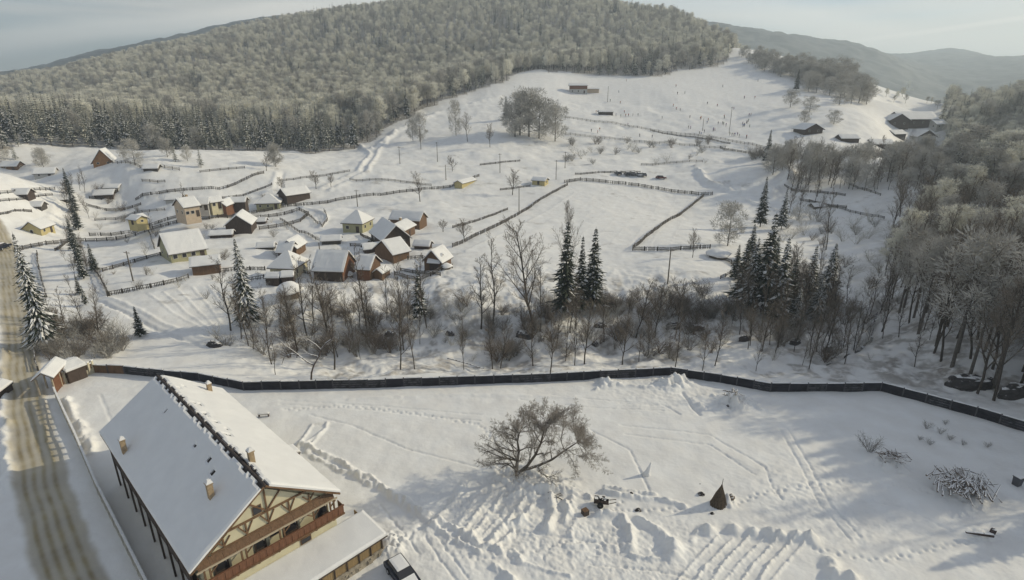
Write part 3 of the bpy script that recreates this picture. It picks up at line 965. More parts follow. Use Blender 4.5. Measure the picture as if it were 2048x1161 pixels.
def snow_slab(mb, P00, P10, P01, P11, nx, ny, t, keep=None, mi=0, seed=0, rough=.25, edge=.3):
    """snow lying on a sloping quad (P00-P10 along the eave, P01-P11 the ridge): soft edges, uneven top"""
    P00, P10, P01, P11 = map(Vector, (P00, P10, P01, P11))
    Lx = (P10 - P00).length; Ly = (P01 - P00).length
    nrm = (P10 - P00).cross(P01 - P00).normalized()
    if nrm.z < 0: nrm = -nrm
    up = (nrm + Vector((0, 0, .6))).normalized()
    K = np.ones((nx, ny), bool)
    if keep is not None:
        for i in range(nx):
            for j in range(ny):
                K[i, j] = keep((i + .5) / nx, (j + .5) / ny)
    base = {}; top = {}

    def pos(i, j):
        a, b = i / nx, j / ny
        return P00.lerp(P10, a).lerp(P01.lerp(P11, a), b)

    def is_edge(i, j):
        for a in (i - 1, i):
            for b in (j - 1, j):
                if a < 0 or b < 0 or a >= nx or b >= ny or not K[a, b]:
                    return True
        return False
    vs_ = []; fs = []

    def vid(i, j, lay):
        d = base if lay == 0 else top
        if (i, j) not in d:
            p = pos(i, j)
            if lay:
                e = is_edge(i, j)
                nz = float(fbm(i / nx * Lx / 1.7 + seed, j / ny * Ly / 1.7, 3, seed))
                nz += .9 * float(fbm(i / nx * Lx / 4.2 + seed, j / ny * Ly / 3.1 + 7, 2, seed + 3))
                p = p + up * t * ((.62 if e else 1.0) * (1 + rough * nz))
            vs_.append(p); d[(i, j)] = len(vs_) - 1
        return d[(i, j)]
    for i in range(nx):
        for j in range(ny):
            if not K[i, j]: continue
            fs.append((vid(i, j, 1), vid(i + 1, j, 1), vid(i + 1, j + 1, 1), vid(i, j + 1, 1)))
            for (a, b, c, d, ni, nj) in ((i, j, i + 1, j, i, j - 1), (i + 1, j, i + 1, j + 1, i + 1, j), (i + 1, j + 1, i, j + 1, i, j + 1), (i, j + 1, i, j, i - 1, j)):
                if ni < 0 or nj < 0 or ni >= nx or nj >= ny or not K[ni, nj]:
                    fs.append((vid(a, b, 0), vid(c, d, 0), vid(c, d, 1), vid(a, b, 1)))
    mb.add(vs_, fs, mi)


def big_house():
    o = empty('guesthouse', (HB_C[0], HB_C[1], 0), HB_TH, 'large guesthouse with steep snowy roof, timbered gable and long red-brown balcony', 'guesthouse')

    def L(x, yn, z): return Vector((x, -yn, z))
    HWs = 1 if True else 1
    # walls
    m = MB()
    XN, XF, WY = -12.9, 12.4, 5.35
    m.prism([(-WY, -.5), (WY, -.5), (WY, HE + .3), (0, HR - .55), (-WY, HE + .3)], 0, XN, XF)
    m.prism([(-5.6, -.5), (5.6, -.5), (5.6, 3.72), (-5.6, 3.72)], 0, -13.62, XN - .002)
    m.prism([(-4.75, 6.12), (4.75, 6.12), (0, HR - .62)], 0, -13.12, XN - .002)
    m.build('wall', WALLC, o)
    pitch = math.atan2(HR - HE, HW)
    # roof decks
    for s, nm in ((1, 'lit'), (-1, 'shade')):
        m = MB()
        a, b = L(-HL, s * HW, HE - .10), L(HL, s * HW, HE - .10)
        c, d = L(-HL, 0, HR - .10), L(HL, 0, HR - .10)
        dn = Vector((0, 0, -.22))
        m.add([a, b, d, c, a + dn, b + dn, d + dn, c + dn], [(0, 1, 2, 3), (4, 7, 6, 5), (0, 4, 5, 1), (1, 5, 6, 2), (2, 6, 7, 3), (3, 7, 4, 0)])
        deck = m.build('roof', TILE, o)
        m = MB()
        if s == -1:
            holes = [(.73, .80), (.30, .80), (.235, .74), (.42, .78)]
            snow_slab(m, L(-HL - .07, -HW - .08, HE - .095), L(HL + .07, -HW - .08, HE - .095), L(-HL - .07, -.12, HR - .17), L(HL + .07, -.12, HR - .17), 110, 34, .26,
                      keep=lambda a_, b_: not (b_ > .985 - .012 * math.sin(a_ * 90) * math.sin(a_ * 37) or any(abs(a_ - p) < .007 and abs(b_ - q) < .022 for p, q in holes)), seed=3, rough=.35)
        else:
            def keep(a_, b_):
                if b_ > .955 - .05 * float(vnoise(a_ * 46, 1.3, 8)) - .03 * float(vnoise(a_ * 110, 4.3, 9)): return False
                n_ = float(vnoise(a_ * 34, b_ * 16, 12)) + .4 * float(vnoise(a_ * 80, b_ * 40, 13))
                return not (.74 < b_ < .93 and n_ > .56 - .22 * (a_ > .25) and a_ < .9)
            snow_slab(m, L(-HL - .07, HW + .08, HE - .095), L(HL + .07, HW + .08, HE - .095), L(-HL - .07, 0.02, HR - .10), L(HL + .07, 0.02, HR - .10), 120, 40, .26, keep=keep, seed=9, rough=.25)
        m.build('snow_cover', ROOFSNOW, deck, smooth_=False)
        # verge boards along both gable ends, fascia along the eave
        for xx in (-HL - .04, HL + .04):
            m = MB(); m.beam(L(xx, s * (HW + .02), HE - .22), L(xx, s * .06, HR - .20), .05, .16); m.build('verge_board', WOODT, deck)
        m = MB(); m.beam(L(-HL, s * (HW + .06), HE - .24), L(HL, s * (HW + .06), HE - .24), .07, .2); m.build('gutter_board', WOODT, deck)
        # underside rafters tails
    # ridge tiles
    rt = MB(); rt.tube([(-.2, 0, 0), (.2, 0, .015)], [.10, .115], 7)
    rme = rt.mesh('ridge_tile', TILE)
    for k in range(66):
        link('ridge_tile', rme, o, L(-HL + .25 + k * .41, 0, HR - .06))
    for k in range(70):     # upper tile courses laid bare beside the ridge on the sunny side
        a_ = random.uniform(-HL + .5, HL - .5); q = random.uniform(.18, .42)
        t = MB(); t.box((0, 0, 0), (.30, .22, .03), tilt=Matrix.Rotation(-pitch, 3, 'X')) if k == 0 else None
        if k == 0: tme = t.mesh('roof_tile', TILE)
        link('roof_tile', tme, o, L(a_, q, HR - q * (HR - HE) / HW - .09))
    # chimneys standing on the slopes
    def chim(u, v, s):
        best = None
        for yn in np.linspace(.3, 6, 300):
            zz = HR - yn * (HR - HE) / HW + .15
            P = gpz(u, v, zz)
            d = P[:2] - np.array(HB_C); a = np.array([math.cos(HB_TH), math.sin(HB_TH)]); n = np.array([a[1], -a[0]])
            e = abs(d @ n * s - yn)
            if best is None or e < best[0]: best = (e, d @ a, d @ n, zz)
        return best[1:]
    for u, v, s, h in ((250, 905, -1, 1.45), (423, 995, -1, 1.4), (504, 924, 1, 1.1), (420, 783, 1, 1.0)):
        x_, y_, z_ = chim(u, v, s)
        x_ = min(x_, HL - .6)
        m = MB(); m.box((0, 0, h / 2 - .4), (.48, .44, h + .8)); m.box((0, 0, h), (.60, .54, .10))
        c = m.build('chimney', BRICK, o, loc=L(x_, y_, z_))
        m = MB()
        for q in range(6):
            m.box((0, 0, h + .09 + q * .05), (.58 - q * .07, .52 - q * .07, .05))
        m.build('snow_cap', SNOW, c)
    # ---- near gable (faces the camera): everything hangs on local x = XN
    G = XN - .01
    # pent roof / brown board band under the gable
    m = MB()
    npan = 12
    for k in range(npan):
        y0 = -5.75 + k * 11.5 / npan; y1 = y0 + 11.5 / npan - .02
        p = MB()
        a, b, c, d = L(-13.52, y0, 5.60), L(-13.52, y1, 5.60), L(-13.14, y1, 6.16), L(-13.14, y0, 6.16)
        dn = Vector((0, 0, -.07))
        p.add([a, b, c, d, a + dn, b + dn, c + dn, d + dn], [(0, 1, 2, 3), (4, 7, 6, 5), (0, 4, 5, 1), (1, 5, 6, 2), (2, 6, 7, 3), (3, 7, 4, 0)])
        p.build('board_panel', WOODB, o)
    m = MB(); m.beam(L(-13.58, -5.9, 5.54), L(-13.58, 5.95, 5.54), .10, .14); m.build('balcony_beam', FASCIA, o)
    GG = -13.17
    # gable timbers
    m = MB(); m.beam(L(GG, -3.4, 7.55), L(GG, 3.4, 7.55), .12, .16); m.build('timber_beam', WOODT, o)
    m = MB(); m.beam(L(GG, -4.6, 6.25), L(GG, 4.6, 6.25), .12, .14); m.build('timber_beam', WOODT, o)
    for y in (-3.6, -1.8, 0, 1.8, 3.6):
        zt = min(7.5, 6.3 + (4.7 - abs(y)) * .78)
        m = MB(); m.beam(L(GG, y, 6.3), L(GG, y, zt), .12, .12)
        m.beam(L(GG, y, 6.4), L(GG, y - .55, min(zt - .05, 7.4)), .10, .09); m.beam(L(GG, y, 6.4), L(GG, y + .55, min(zt - .05, 7.4)), .10, .09)
        m.build('timber_brace', WOODT, o)
    for q in (-1, 1):
        m = MB(); m.beam(L(GG, 0, 7.6), L(GG, q * 1.3, 9.0), .12, .12); m.build('timber_brace', WOODT, o)
        m = MB(); m.beam(L(GG, q * 5.0, 6.5), L(GG, q * .1, 9.9), .1, .14); m.build('timber_beam', WOODT, o)
    m = MB(); m.beam(L(GG, 0, 7.6), L(GG, 0, 9.8), .12, .12); m.build('timber_brace', WOODT, o)
    w = MB(); w.box(L(GG + .03, -.75, 8.1), (.06, .75, .8)); wo_ = w.build('window', WOODT, o)
    w = MB(); w.box(L(GG - .01, -.75, 8.1), (.03, .6, .65)); w.build('pane', GLASS, wo_)
    # balcony
    m = MB(); m.box(L((G - 13.75) / 2, .3, 3.78), (13.75 + G, 12.0, .16)); m.build('balcony_floor', WOODD, o)
    bw = 12.1 / 22
    pb = MB(); pb.box((0, 0, 0), (.06, bw - .03, .84)); pme = pb.mesh('parapet_board', WOODR)
    for k in range(22):
        y = -5.75 + bw * (k + .5)
        link('parapet_board', pme, o, L(-13.78 - .015 * (k % 2), y, 4.18))
    for y, xx in ((6.33, 1), (-5.77, 1)):
        for k in range(3):
            q = MB(); q.box((0, 0, 0), (.30, .06, .84)); q.build('parapet_board', WOODR, o, loc=L(-13.6 + k * .32, y, 4.18))
    m = MB(); m.beam(L(-13.84, -5.8, 4.64), L(-13.84, 6.38, 4.64), .16, .09); m.build('handrail', WOODR, o)
    m = MB(); m.beam(L(-13.84, -5.8, 3.72), L(-13.84, 6.38, 3.72), .12, .14); m.build('balcony_beam', WOODT, o)
    for k, y in enumerate((-5.4, -5.0, -2.6, -2.25, .55, .9, 3.6, 5.2, 5.55)):
        m = MB(); m.beam(L(-13.6, y, 4.6), L(-13.6, y, 5.52), .13, .13)
        if k in (1, 3, 5, 6, 7):
            m.beam(L(-13.6, y, 4.95), L(-13.6, y + .55, 5.42), .09, .09)
        if k in (6,):
            m.beam(L(-13.6, y, 4.95), L(-13.6, y - .55, 5.42), .09, .09)
        m.build('balcony_post', WOODT, o)
    for k, y in enumerate((-4.9, -3.2, -1.5, 0.2, 1.9, 3.6, 5.3)):
        m = MB(); m.beam(L(-13.6, y, 3.45), L(-13.9, y, 3.66), .12, .12)
        m.build('bracket', WOODT, o)
    # doors and windows behind the balcony
    for y, wd, hh in ((-4.0, .95, 1.75), (-.9, .8, 1.75), (1.75, 1.1, 1.75), (4.75, .8, 1.75)):
        m = MB(); m.box(L(G - .03, y, 3.86 + hh / 2), (.08, wd + .16, hh + .08)); d_ = m.build('door', WOODD, o)
        m = MB(); m.box(L(G - .08, y, 3.9 + hh * .55), (.03, wd - .15, hh * .7)); m.build('pane', GLASS, d_)
        m = MB(); m.box(L(G - .11, y + wd * .38, 4.9), (.05, .05, .14)); m.build('handle', WHITE, d_)
    for y in (.35,):
        m = MB(); m.box(L(G - .03, y, 5.0), (.06, .8, .7)); w_ = m.build('window', WOODT, o)
        m = MB(); m.box(L(G - .07, y, 5.0), (.03, .64, .54)); m.build('pane', GLASS, w_)
    m = MB(); m.box(L(-13.64, 2.6, 3.1), (.08, 1.0, .6)); w_ = m.build('window', WOODT, o)
    m = MB(); m.box(L(-13.69, 2.6, 3.1), (.03, .84, .44)); m.build('pane', GLASS, w_)
    # long wall towards the street: windows, and a timber gallery under the eave
    for k in range(7):
        for z in (1.6, 4.3):
            x = -9.6 + k * 3.3
            m = MB(); m.box(L(x, -5.38, z), (1.1, .06, 1.25)); w_ = m.build('window', WOODT, o)
            m = MB(); m.box(L(x, -5.42, z), (.92, .03, 1.05)); m.build('pane', GLASS, w_)
    m = MB(); m.box(L(0, -5.7, 3.0), (24, .6, .12)); m.build('gallery_floor', WOODD, o)
    for k in range(16):
        m = MB(); m.box(L(-11.2 + k * 1.5, -6.0, 3.55), (1.44, .05, .95)); m.build('gallery_board', WOODD, o)
    for k in range(9):
        m = MB(); m.beam(L(-11.9 + k * 2.95, -6.0, 0), L(-11.9 + k * 2.95, -6.0, 5.9), .16, .16); m.build('gallery_post', WOODD, o)
    # sunny side: dormer-like porch peeping out under the eave
    m = MB(); m.prism([(6.0, 4.1), (7.5, 4.1), (6.75, 4.9)], 0, -4.6, -2.4) if False else None
    m = MB(); a, b, c, d = L(-4.3, HW - .4, HE - .35), L(-2.6, HW - .4, HE - .35), L(-2.6, 7.15, HE - .75), L(-4.3, 7.15, HE - .75)
    m.add([a, b, c, d] + [p + Vector((0, 0, -.15)) for p in (a, b, c, d)], [(3, 2, 1, 0), (4, 5, 6, 7), (0, 1, 5, 4), (1, 2, 6, 5), (2, 3, 7, 6), (3, 0, 4, 7)])
    pr = m.build('porch_roof', WOODD, o)
    m = MB(); snow_slab(m, c + Vector((0, 0, .01)), d + Vector((0, 0, .01)), b + Vector((0, 0, .01)), a + Vector((0, 0, .01)), 10, 8, .22, seed=4); m.build('snow_cover', ROOFSNOW, pr)
    for x in (-4.2, -2.7):
        m = MB(); m.beam(L(x, 7.0, 0), L(x, 7.0, HE - .95), .15, .15); m.beam(L(x, 7.0, 4.2), L(x, 6.3, 5.0), .1, .1); m.build('porch_post', WOODT, o)
    for k in range(6):
        m = MB(); m.box(L(-9.5 + k * 3.7, 5.38, 4.4), (1.1, .06, 1.2)); w_ = m.build('window', WOODT, o)
        m = MB(); m.box(L(-9.5 + k * 3.7, 5.42, 4.4), (.92, .03, 1.0)); m.build('pane', GLASS, w_)
    # ---- annex in front of the gable
    XA = -17.2
    m = MB(); a, b, c, d = L(XA - .35, -7.5, 2.2), L(XA - .35, 8.35, 2.2), L(-13.6, 8.35, 2.55), L(-13.6, -7.5, 2.55)
    m.add([a, b, c, d] + [p + Vector((0, 0, -.16)) for p in (a, b, c, d)], [(0, 1, 2, 3), (7, 6, 5, 4), (0, 4, 5, 1), (1, 5, 6, 2), (2, 6, 7, 3), (3, 7, 4, 0)])
    ar = m.build('annex_roof', WOODD, o)
    e_ = Vector((0, 0, .01))
    m = MB(); snow_slab(m, a + e_, b + e_, d + e_, c + e_, 60, 20, .28, seed=21, rough=.15); m.build('snow_cover', ROOFSNOW, ar)
    m = MB(); m.box(L((XA - 13.6) / 2, .35, .85), (-13.6 - XA - .1, 15.3, 2.3)); m.build('annex_wall', WOODB, o)
    m = MB(); m.box(L(XA + .05, .35, .25), (.25, 15.5, 1.1)); m.box(L((XA + G) / 2 + .1, 8.03, .25), (G - XA, .16, 1.1)); m.build('stone_base', STONE, o)
    for k in range(13):
        y = 7.9 - .6 - k * 1.19
        m = MB(); m.box(L(XA - .02 + .05, y, 1.53), (.06, 1.08, 1.32)); m.build('plank_panel', TANB, o)
        m = MB(); m.box(L(XA - .02, y + .6, 1.5), (.12, .09, 1.5)); m.build('frame_post', WOODD, o)
    for k in range(4):
        m = MB(); m.box(L(XA + .8 + k * 1.15, 8.06, 1.53), (1.05, .06, 1.32)); m.build('plank_panel', TANB, o)
    for k in range(40):
        st = MB(); s_ = random.uniform(.14, .26); st.box((0, 0, 0), (s_ * .7, s_ * 1.3, s_), rz=random.uniform(-.2, .2))
        st.build('stone', STONE, o, loc=L(XA - .10, random.uniform(-6, 7.9), random.uniform(.05, .72)))


big_house()

# ------------------------------------------------------------------ village houses
def win(parent, c, wd, hh, axis, out, fm=WHITE, door=False):
    """window on a wall: c centre, axis the wall normal ('x' or 'y'), out = sign"""
    m = MB(); t = .08
    d = (t, wd, hh) if axis == 'x' else (wd, t, hh)
    m.box(c, d)
    o = m.build('door' if door else 'window', WOODD if door else fm, parent)
    off = Vector((out * .05, 0, 0)) if axis == 'x' else Vector((0, out * .05, 0))
    if not door:
        m = MB(); d2 = (t * .5, wd - .18, hh - .18) if axis == 'x' else (wd - .18, t * .5, hh - .18)
        m.box(Vector(c) + off, d2); m.build('pane', GLASS, o)


def house_at(c, ang, W, D, he, hr, wallm, label, cat='house', roof='gable', over=.45, gable=None, wins=2, chim=False, snow_t=.3, z0=None, group=None, name=None, door=True):
    z = min(Hxy(c[0] + dx, c[1] + dy) for dx in (-2, 0, 2) for dy in (-2, 0, 2)) if z0 is None else z0
    o = empty(name or ('barn' if cat == 'barn' else 'shed' if cat == 'shed' else 'house'), (c[0], c[1], z), ang, label, cat, group)
    m = MB()
    if roof == 'hip':
        m.box((0, 0, (he - 2) / 2), (W, D, he + 2))
        m.build('wall', wallm, o)
        x1, y1 = W / 2 + over, D / 2 + over
        rl = max(.3, (W - D) / 2)
        e = [(-x1, -y1), (x1, -y1), (x1, y1), (-x1, y1)]
        for nm, mt_, t0, t1, par in (('roof', WOODD, -.12, 0.02, None), ('snow_cover', ROOFSNOW, .03, snow_t, 1)):
            q = MB()
            k_ = 1.0 if nm == 'roof' else .985
            bot = [(x * k_, y * k_, he + t0) for x, y in e]; top = [(x * k_, y * k_, he + t1) for x, y in e]
            rg = [(-rl, 0, hr + t1), (rl, 0, hr + t1)]
            q.add(bot + top + rg, [(3, 2, 1, 0), (0, 1, 5, 4), (1, 2, 6, 5), (2, 3, 7, 6), (3, 0, 4, 7), (4, 5, 9, 8), (5, 6, 9), (6, 7, 8, 9), (7, 4, 8)])
            if par is None: ro = q.build(nm, mt_, o)
            else: q.build(nm, mt_, ro)
    else:
        m.prism([(-D / 2, -2), (D / 2, -2), (D / 2, he), (0, hr - .05), (-D / 2, he)], 0, -W / 2, W / 2)
        m.build('wall', wallm, o)
        if gable:
            for s in (-1, 1):
                m = MB(); xx = s * W / 2
                m.prism([(-D / 2, -.6 if gable[1] else he), (D / 2, -.6 if gable[1] else he), (D / 2, he), (0, hr - .06), (-D / 2, he)], 0, xx - .03, xx + .05 * 1)
                m.build('gable_boards', gable[0], o)
        sl = (hr - he) / (D / 2)
        for s in (-1, 1):
            ye = s * (D / 2 + over); ze = he - sl * over
            a, b = Vector((-W / 2 - over, ye, ze)), Vector((W / 2 + over, ye, ze))
            c_, d_ = Vector((-W / 2 - over, 0, hr)), Vector((W / 2 + over, 0, hr))
            dn = Vector((0, 0, -.14))
            q = MB(); q.add([a, b, d_, c_] + [p + dn for p in (a, b, d_, c_)], [(0, 1, 2, 3), (7, 6, 5, 4), (0, 4, 5, 1), (1, 5, 6, 2), (2, 6, 7, 3), (3, 7, 4, 0)])
            ro = q.build('roof', WOODD, o)
            q = MB(); u_ = Vector((0, 0, .01))
            snow_slab(q, a + u_, b + u_, c_ + u_, d_ + u_, 14, 7, snow_t, seed=int(abs(c[0]) * 7) % 50, rough=.3)
            q.build('snow_cover', ROOFSNOW, ro)
    for k in range(wins):
        x = (k + .5) / wins * W - W / 2
        if door and k == wins - 1:
            win(o, (x, -D / 2 - .03, 1.0), 1.0, 2.0, 'y', -1, door=True)
        else:
            win(o, (x, -D / 2 - .03, min(1.6, he * .6)), min(1.1, he * .4), min(1.1, he * .45), 'y', -1)
    if wins:
        for s in (-1, 1):
            for y in ((-D / 4, D / 4) if D > 5 else (0,)):
                win(o, (s * (W / 2 + .04), y, min(1.7, he * .6)), .9, min(1.1, he * .45), 'x', s)
    if chim:
        m = MB(); m.box((W * .18, D * .12, hr - .2), (.6, .6, 2.0)); c2 = m.build('chimney', BRICK, o)
        m = MB(); m.box((W * .18, D * .12, hr + .9), (.62, .62, .2)); m.build('snow_cap', SNOW, c2)
    return o


def house_e(e0, e1, he, D, hr, wallm, label, **kw):
    """near eave given by its two ends in the photograph, left then right; he = height of the eave over the ground"""
    z0 = 0.5
    for _ in range(8):
        p0 = gpz(*e0, z0 + he); p1 = gpz(*e1, z0 + he)
        mid = (p0 + p1) / 2
        d = (p1 - p0)[:2]; d = d / np.linalg.norm(d)
        nrm = np.array([-d[1], d[0]])
        c = mid[:2] + nrm * D / 2
        z0 += .7 * (Hxy(*c) - z0)
    W = float(np.linalg.norm((p1 - p0)[:2]))
    over = kw.get('over', .45)
    return house_at(c, math.atan2(d[1], d[0]), max(1.5, W - 2 * over), max(1.5, D - over), he, hr, wallm, label, z0=z0, **kw)


house_e((336, 508), (416, 495), 2.7, 11, 6.6, WALLGREEN, 'big building with a broad sunlit white roof and low olive walls', cat='barn', wins=4)
house_e((378, 533), (442, 526), 2.6, 5.5, 3.9, WOODB, 'long low brown shed just below the big white-roofed barn', cat='shed', wins=0)
house_e((354, 357), (391, 353), 3.6, 7, 5.8, WALLPINK, 'two-storey beige house with a bright snowy roof at the top of the village', wins=3, chim=True)
house_e((384, 364), (410, 363), 2.2, 5, 3.8, WALLWHITE, 'small grey house between the beige house and the cream one', wins=2)
house_e((412, 362), (439, 359), 2.6, 4.5, 4.0, WALLC, 'small cream house right of the grey one, at the upper lane', wins=2)
house_e((444, 371), (469, 363), 1.8, 4, 3.2, WOODR, 'tiny reddish shed with sunlit roof at the fence by the upper lane', cat='shed', wins=0)
house_e((441, 358), (484, 357), 1.9, 4.5, 3.1, WOODD, 'low dark barn behind the tiny reddish shed', cat='barn', wins=0)
house_e((489, 340), (515, 338), 2.0, 4, 3.0, WOODD, 'small dark shed at the far end of the upper lane', cat='shed', wins=0)
house_e((571, 391), (622, 384), 2.8, 6.5, 4.8, WOODD, 'long dark-walled barn beside the middle lane', cat='barn', wins=0)
house_e((509, 409), (561, 407), 2.0, 8, 4.8, WALLGREEN, 'low hip-roofed farmhouse left of the long dark barn', roof='hip', wins=3)
house_e((237, 374), (258, 376), 1.8, 4, 2.7, WALLYEL, 'small bright yellow hut at the upper left of the village', cat='hut', name='hut', wins=1)
house_e((262, 374), (281, 371), 1.5, 3.5, 2.3, WALLYEL, 'dull yellow lean-to joined to the right of the bright yellow hut', cat='shed', wins=0)
c = gnd(56, 464); house_at((c[0], c[1] + 4), R(98), 6.5, 5.0, 2.4, 4.4, WALLYEL, 'yellow gabled house standing alone near the left road', wins=2)
c = gnd(196, 337); house_at((c[0], c[1] + 5), R(112), 7.5, 6.8, 1.8, 6.4, WOODO, 'steep-roofed orange log chalet right below the wood', cat='chalet', name='chalet', over=.7, wins=3)
c = gnd(344, 405); house_at((c[0], c[1] + 2), R(15), 5, 4, 1.6, 3.0, WALLWHITE, 'tiny snowed-up shed in the field below the beige house', cat='shed', wins=0)
c = gnd(473, 470); house_at((c[0], c[1] + 4), R(104), 9, 7.0, 3.0, 5.8, WOODD, 'dark barn showing its open gable above the big white-roofed barn', cat='barn', wins=0)
c = gnd(478, 452); house_at((c[0] + 4, c[1] + 7), R(10), 3.5, 2.5, 1.2, 2.0, WOODD, 'little dark hutch right of the dark gabled barn', cat='hutch', name='hutch', wins=0)
house_e((551, 503), (583, 504), 1.9, 5, 3.9, WOODD, 'small dark shed with shaded roof behind the cream farmhouse', cat='shed', wins=0)
house_e((592, 496), (613, 483), 2.5, 4.5, 4.3, WOODB, 'small brown shed with sunlit roof behind the cream farmhouse', cat='shed', wins=0)
house_e((534, 537), (589, 539), 2.7, 7.2, 5.8, WALLC, 'cream farmhouse with hipped roof, its right wall sunlit', roof='hip', wins=2, over=.5, door=False)
house_e((528, 556), (558, 556), 1.9, 3, 2.6, WOODD, 'left dark lean-to against the cream farmhouse', cat='shed', wins=0, over=.2)
house_e((560, 555), (588, 553), 2.0, 3, 2.8, WOODD, 'right dark lean-to against the cream farmhouse', cat='shed', wins=0, over=.2)
house_e((622, 539), (687, 541), 2.6, 8, 6.0, WOODD, 'large dark barn with red-brown gable in the village foreground', cat='barn', wins=0, gable=(WOODR, 1))
house_e((708, 536), (741, 538), 2.9, 6.5, 5.2, WOODR, 'smaller brown barn right of the large dark barn', cat='barn', wins=0, gable=(WOODB, 1))
house_e((764, 548), (781, 538), 1.6, 2.6, 2.5, WOODB, 'tiny lean-to with sunlit roof at the right of the brown barn', cat='shed', wins=0, over=.2)
house_e((739, 462), (765, 481), 2.8, 8, 6.3, WOODD, 'dark timber farmhouse with shaded roof in the middle of the village', wins=2)
house_e((784, 509), (822, 500), 2.3, 8.5, 5.0, WOODB, 'farmhouse wing with a bright square roof in the middle of the village', cat='barn', wins=0)
house_e((808, 461), (832, 449), 2.8, 6, 4.3, WOODB, 'small brown house with sunlit roof between the long barn and the farmhouse', wins=1, chim=True)
house_e((777, 437), (840, 441), 2.8, 6, 4.8, WOODB, 'long low barn behind the small brown house', cat='barn', wins=0, gable=(WOODB, 1))
house_e((681, 447), (726, 449), 2.8, 8, 6.0, WALLGREEN, 'hip-roofed grey farmhouse at the back of the village yard', roof='hip', wins=2)
house_e((882, 524), (905, 511), 2.2, 5, 4.6, WOODB, 'brown farmhouse with sunlit roof at the right end of the village', wins=1)
house_e((854, 523), (880, 525), 2.1, 4, 3.6, WOODD, 'dark shaded wing left of the rightmost village house', cat='shed', wins=0)
house_e((1062, 360), (1091, 362), 1.9, 4.5, 2.8, WALLYEL, 'small yellow hut alone at the top of the middle field', cat='hut', name='hut', wins=1)
house_e((924, 367), (953, 359), 1.6, 4, 2.5, WALLYEL, 'yellow shed at the end of the long lane fence', cat='shed', wins=0)
c = gnd(1157, 188); hz_ = house_at((c[0], c[1] + 3.5), R(-3), 13, 7, 5.6, 7.0, WALLWHITE, 'two-storey ski hut with maroon upper floor below the wood', cat='hut', name='ski_hut', wins=3, over=.6)
m = MB(); m.box((0, -3.56, 4.1), (13.1, .1, 2.4)); m.build('upper_floor_boards', WOODR, hz_)
c = gnd(1186, 187); house_at((c[0], c[1] + 3.0), R(-3), 9, 5, 2.8, 3.6, WALLPINK, 'low wing joined to the right of the maroon ski hut', cat='shed', wins=0)
c = gnd(1212, 231); house_at((c[0], c[1] + 2.5), R(0), 9, 5, 2.0, 3.0, WOODD, 'low dark snack kiosk on the ski slope', cat='kiosk', name='kiosk', wins=1)
c = gnd(1624, 270); house_at((c[0], c[1] + 5), R(98), 10, 10, 2.6, 5.2, WOODD, 'dark chalet whose gable shows above the row of bare trees', cat='chalet', name='chalet', wins=1, over=.8)
c = gnd(1832, 258); house_at((c[0], c[1] + 6), R(8), 26, 12, 4.0, 8.0, WOODD, 'long snowy-roofed lodge at the foot of the slope', cat='lodge', name='lodge', wins=4, over=.8)
c = gnd(1800, 259); house_at((c[0], c[1] + 6), R(80), 12, 11, 4.0, 7.5, WOODD, 'gabled front of the lodge, left of the long roof', cat='lodge', name='lodge', wins=1, over=.8)
c = gnd(1850, 296); house_at((c[0], c[1] + 6), R(88), 12, 11, 4.0, 7.5, WALLWHITE, 'chalet with dark gable nearest the right wood', cat='chalet', name='chalet', wins=2, over=.8, gable=(WOODD, 0))
c = gnd(1800, 282); house_at((c[0], c[1] + 6), R(20), 10, 7, 2.6, 4.6, WOODD, 'low dark house between the lodge and the nearest chalet', wins=1, over=.6)
for (u0, u1, v0) in ((1386, 1400, 250),):
    pass


def haystack(u, v, w, h, label):
    p = at(u, v)
    o = empty('haystack', p, 0, label, 'haystack')
    m = MB(); n = 16
    m.tube([(0, 0, -.3), (0, 0, h * .45), (0, 0, h * .7)], [w * .42, w * .45, w * .3], 12); m.build('hay', HAY, o)
    m = MB(); prof = [(.56, .30), (.60, .42), (.52, .58), (.38, .72), (.20, .84), (.04, .90)]
    vs_ = []; fs = []
    for i, (r_, z_) in enumerate(prof):
        for k in range(n):
            a = 6.283 * k / n; q = 1 + .12 * math.sin(a * 3 + i) + random.uniform(-.04, .04)
            vs_.append((math.cos(a) * r_ * w * q, math.sin(a) * r_ * w * q, z_ * h))
    for i in range(len(prof) - 1):
        for k in range(n):
            fs.append((i * n + k, i * n + (k + 1) % n, (i + 1) * n + (k + 1) % n, (i + 1) * n + k))
    fs.append(tuple(range((len(prof) - 1) * n, len(prof) * n))); fs.append(tuple(reversed(range(n))))
    m.add(vs_, fs); m.build('snow_cap', SNOW, o, smooth_=True)


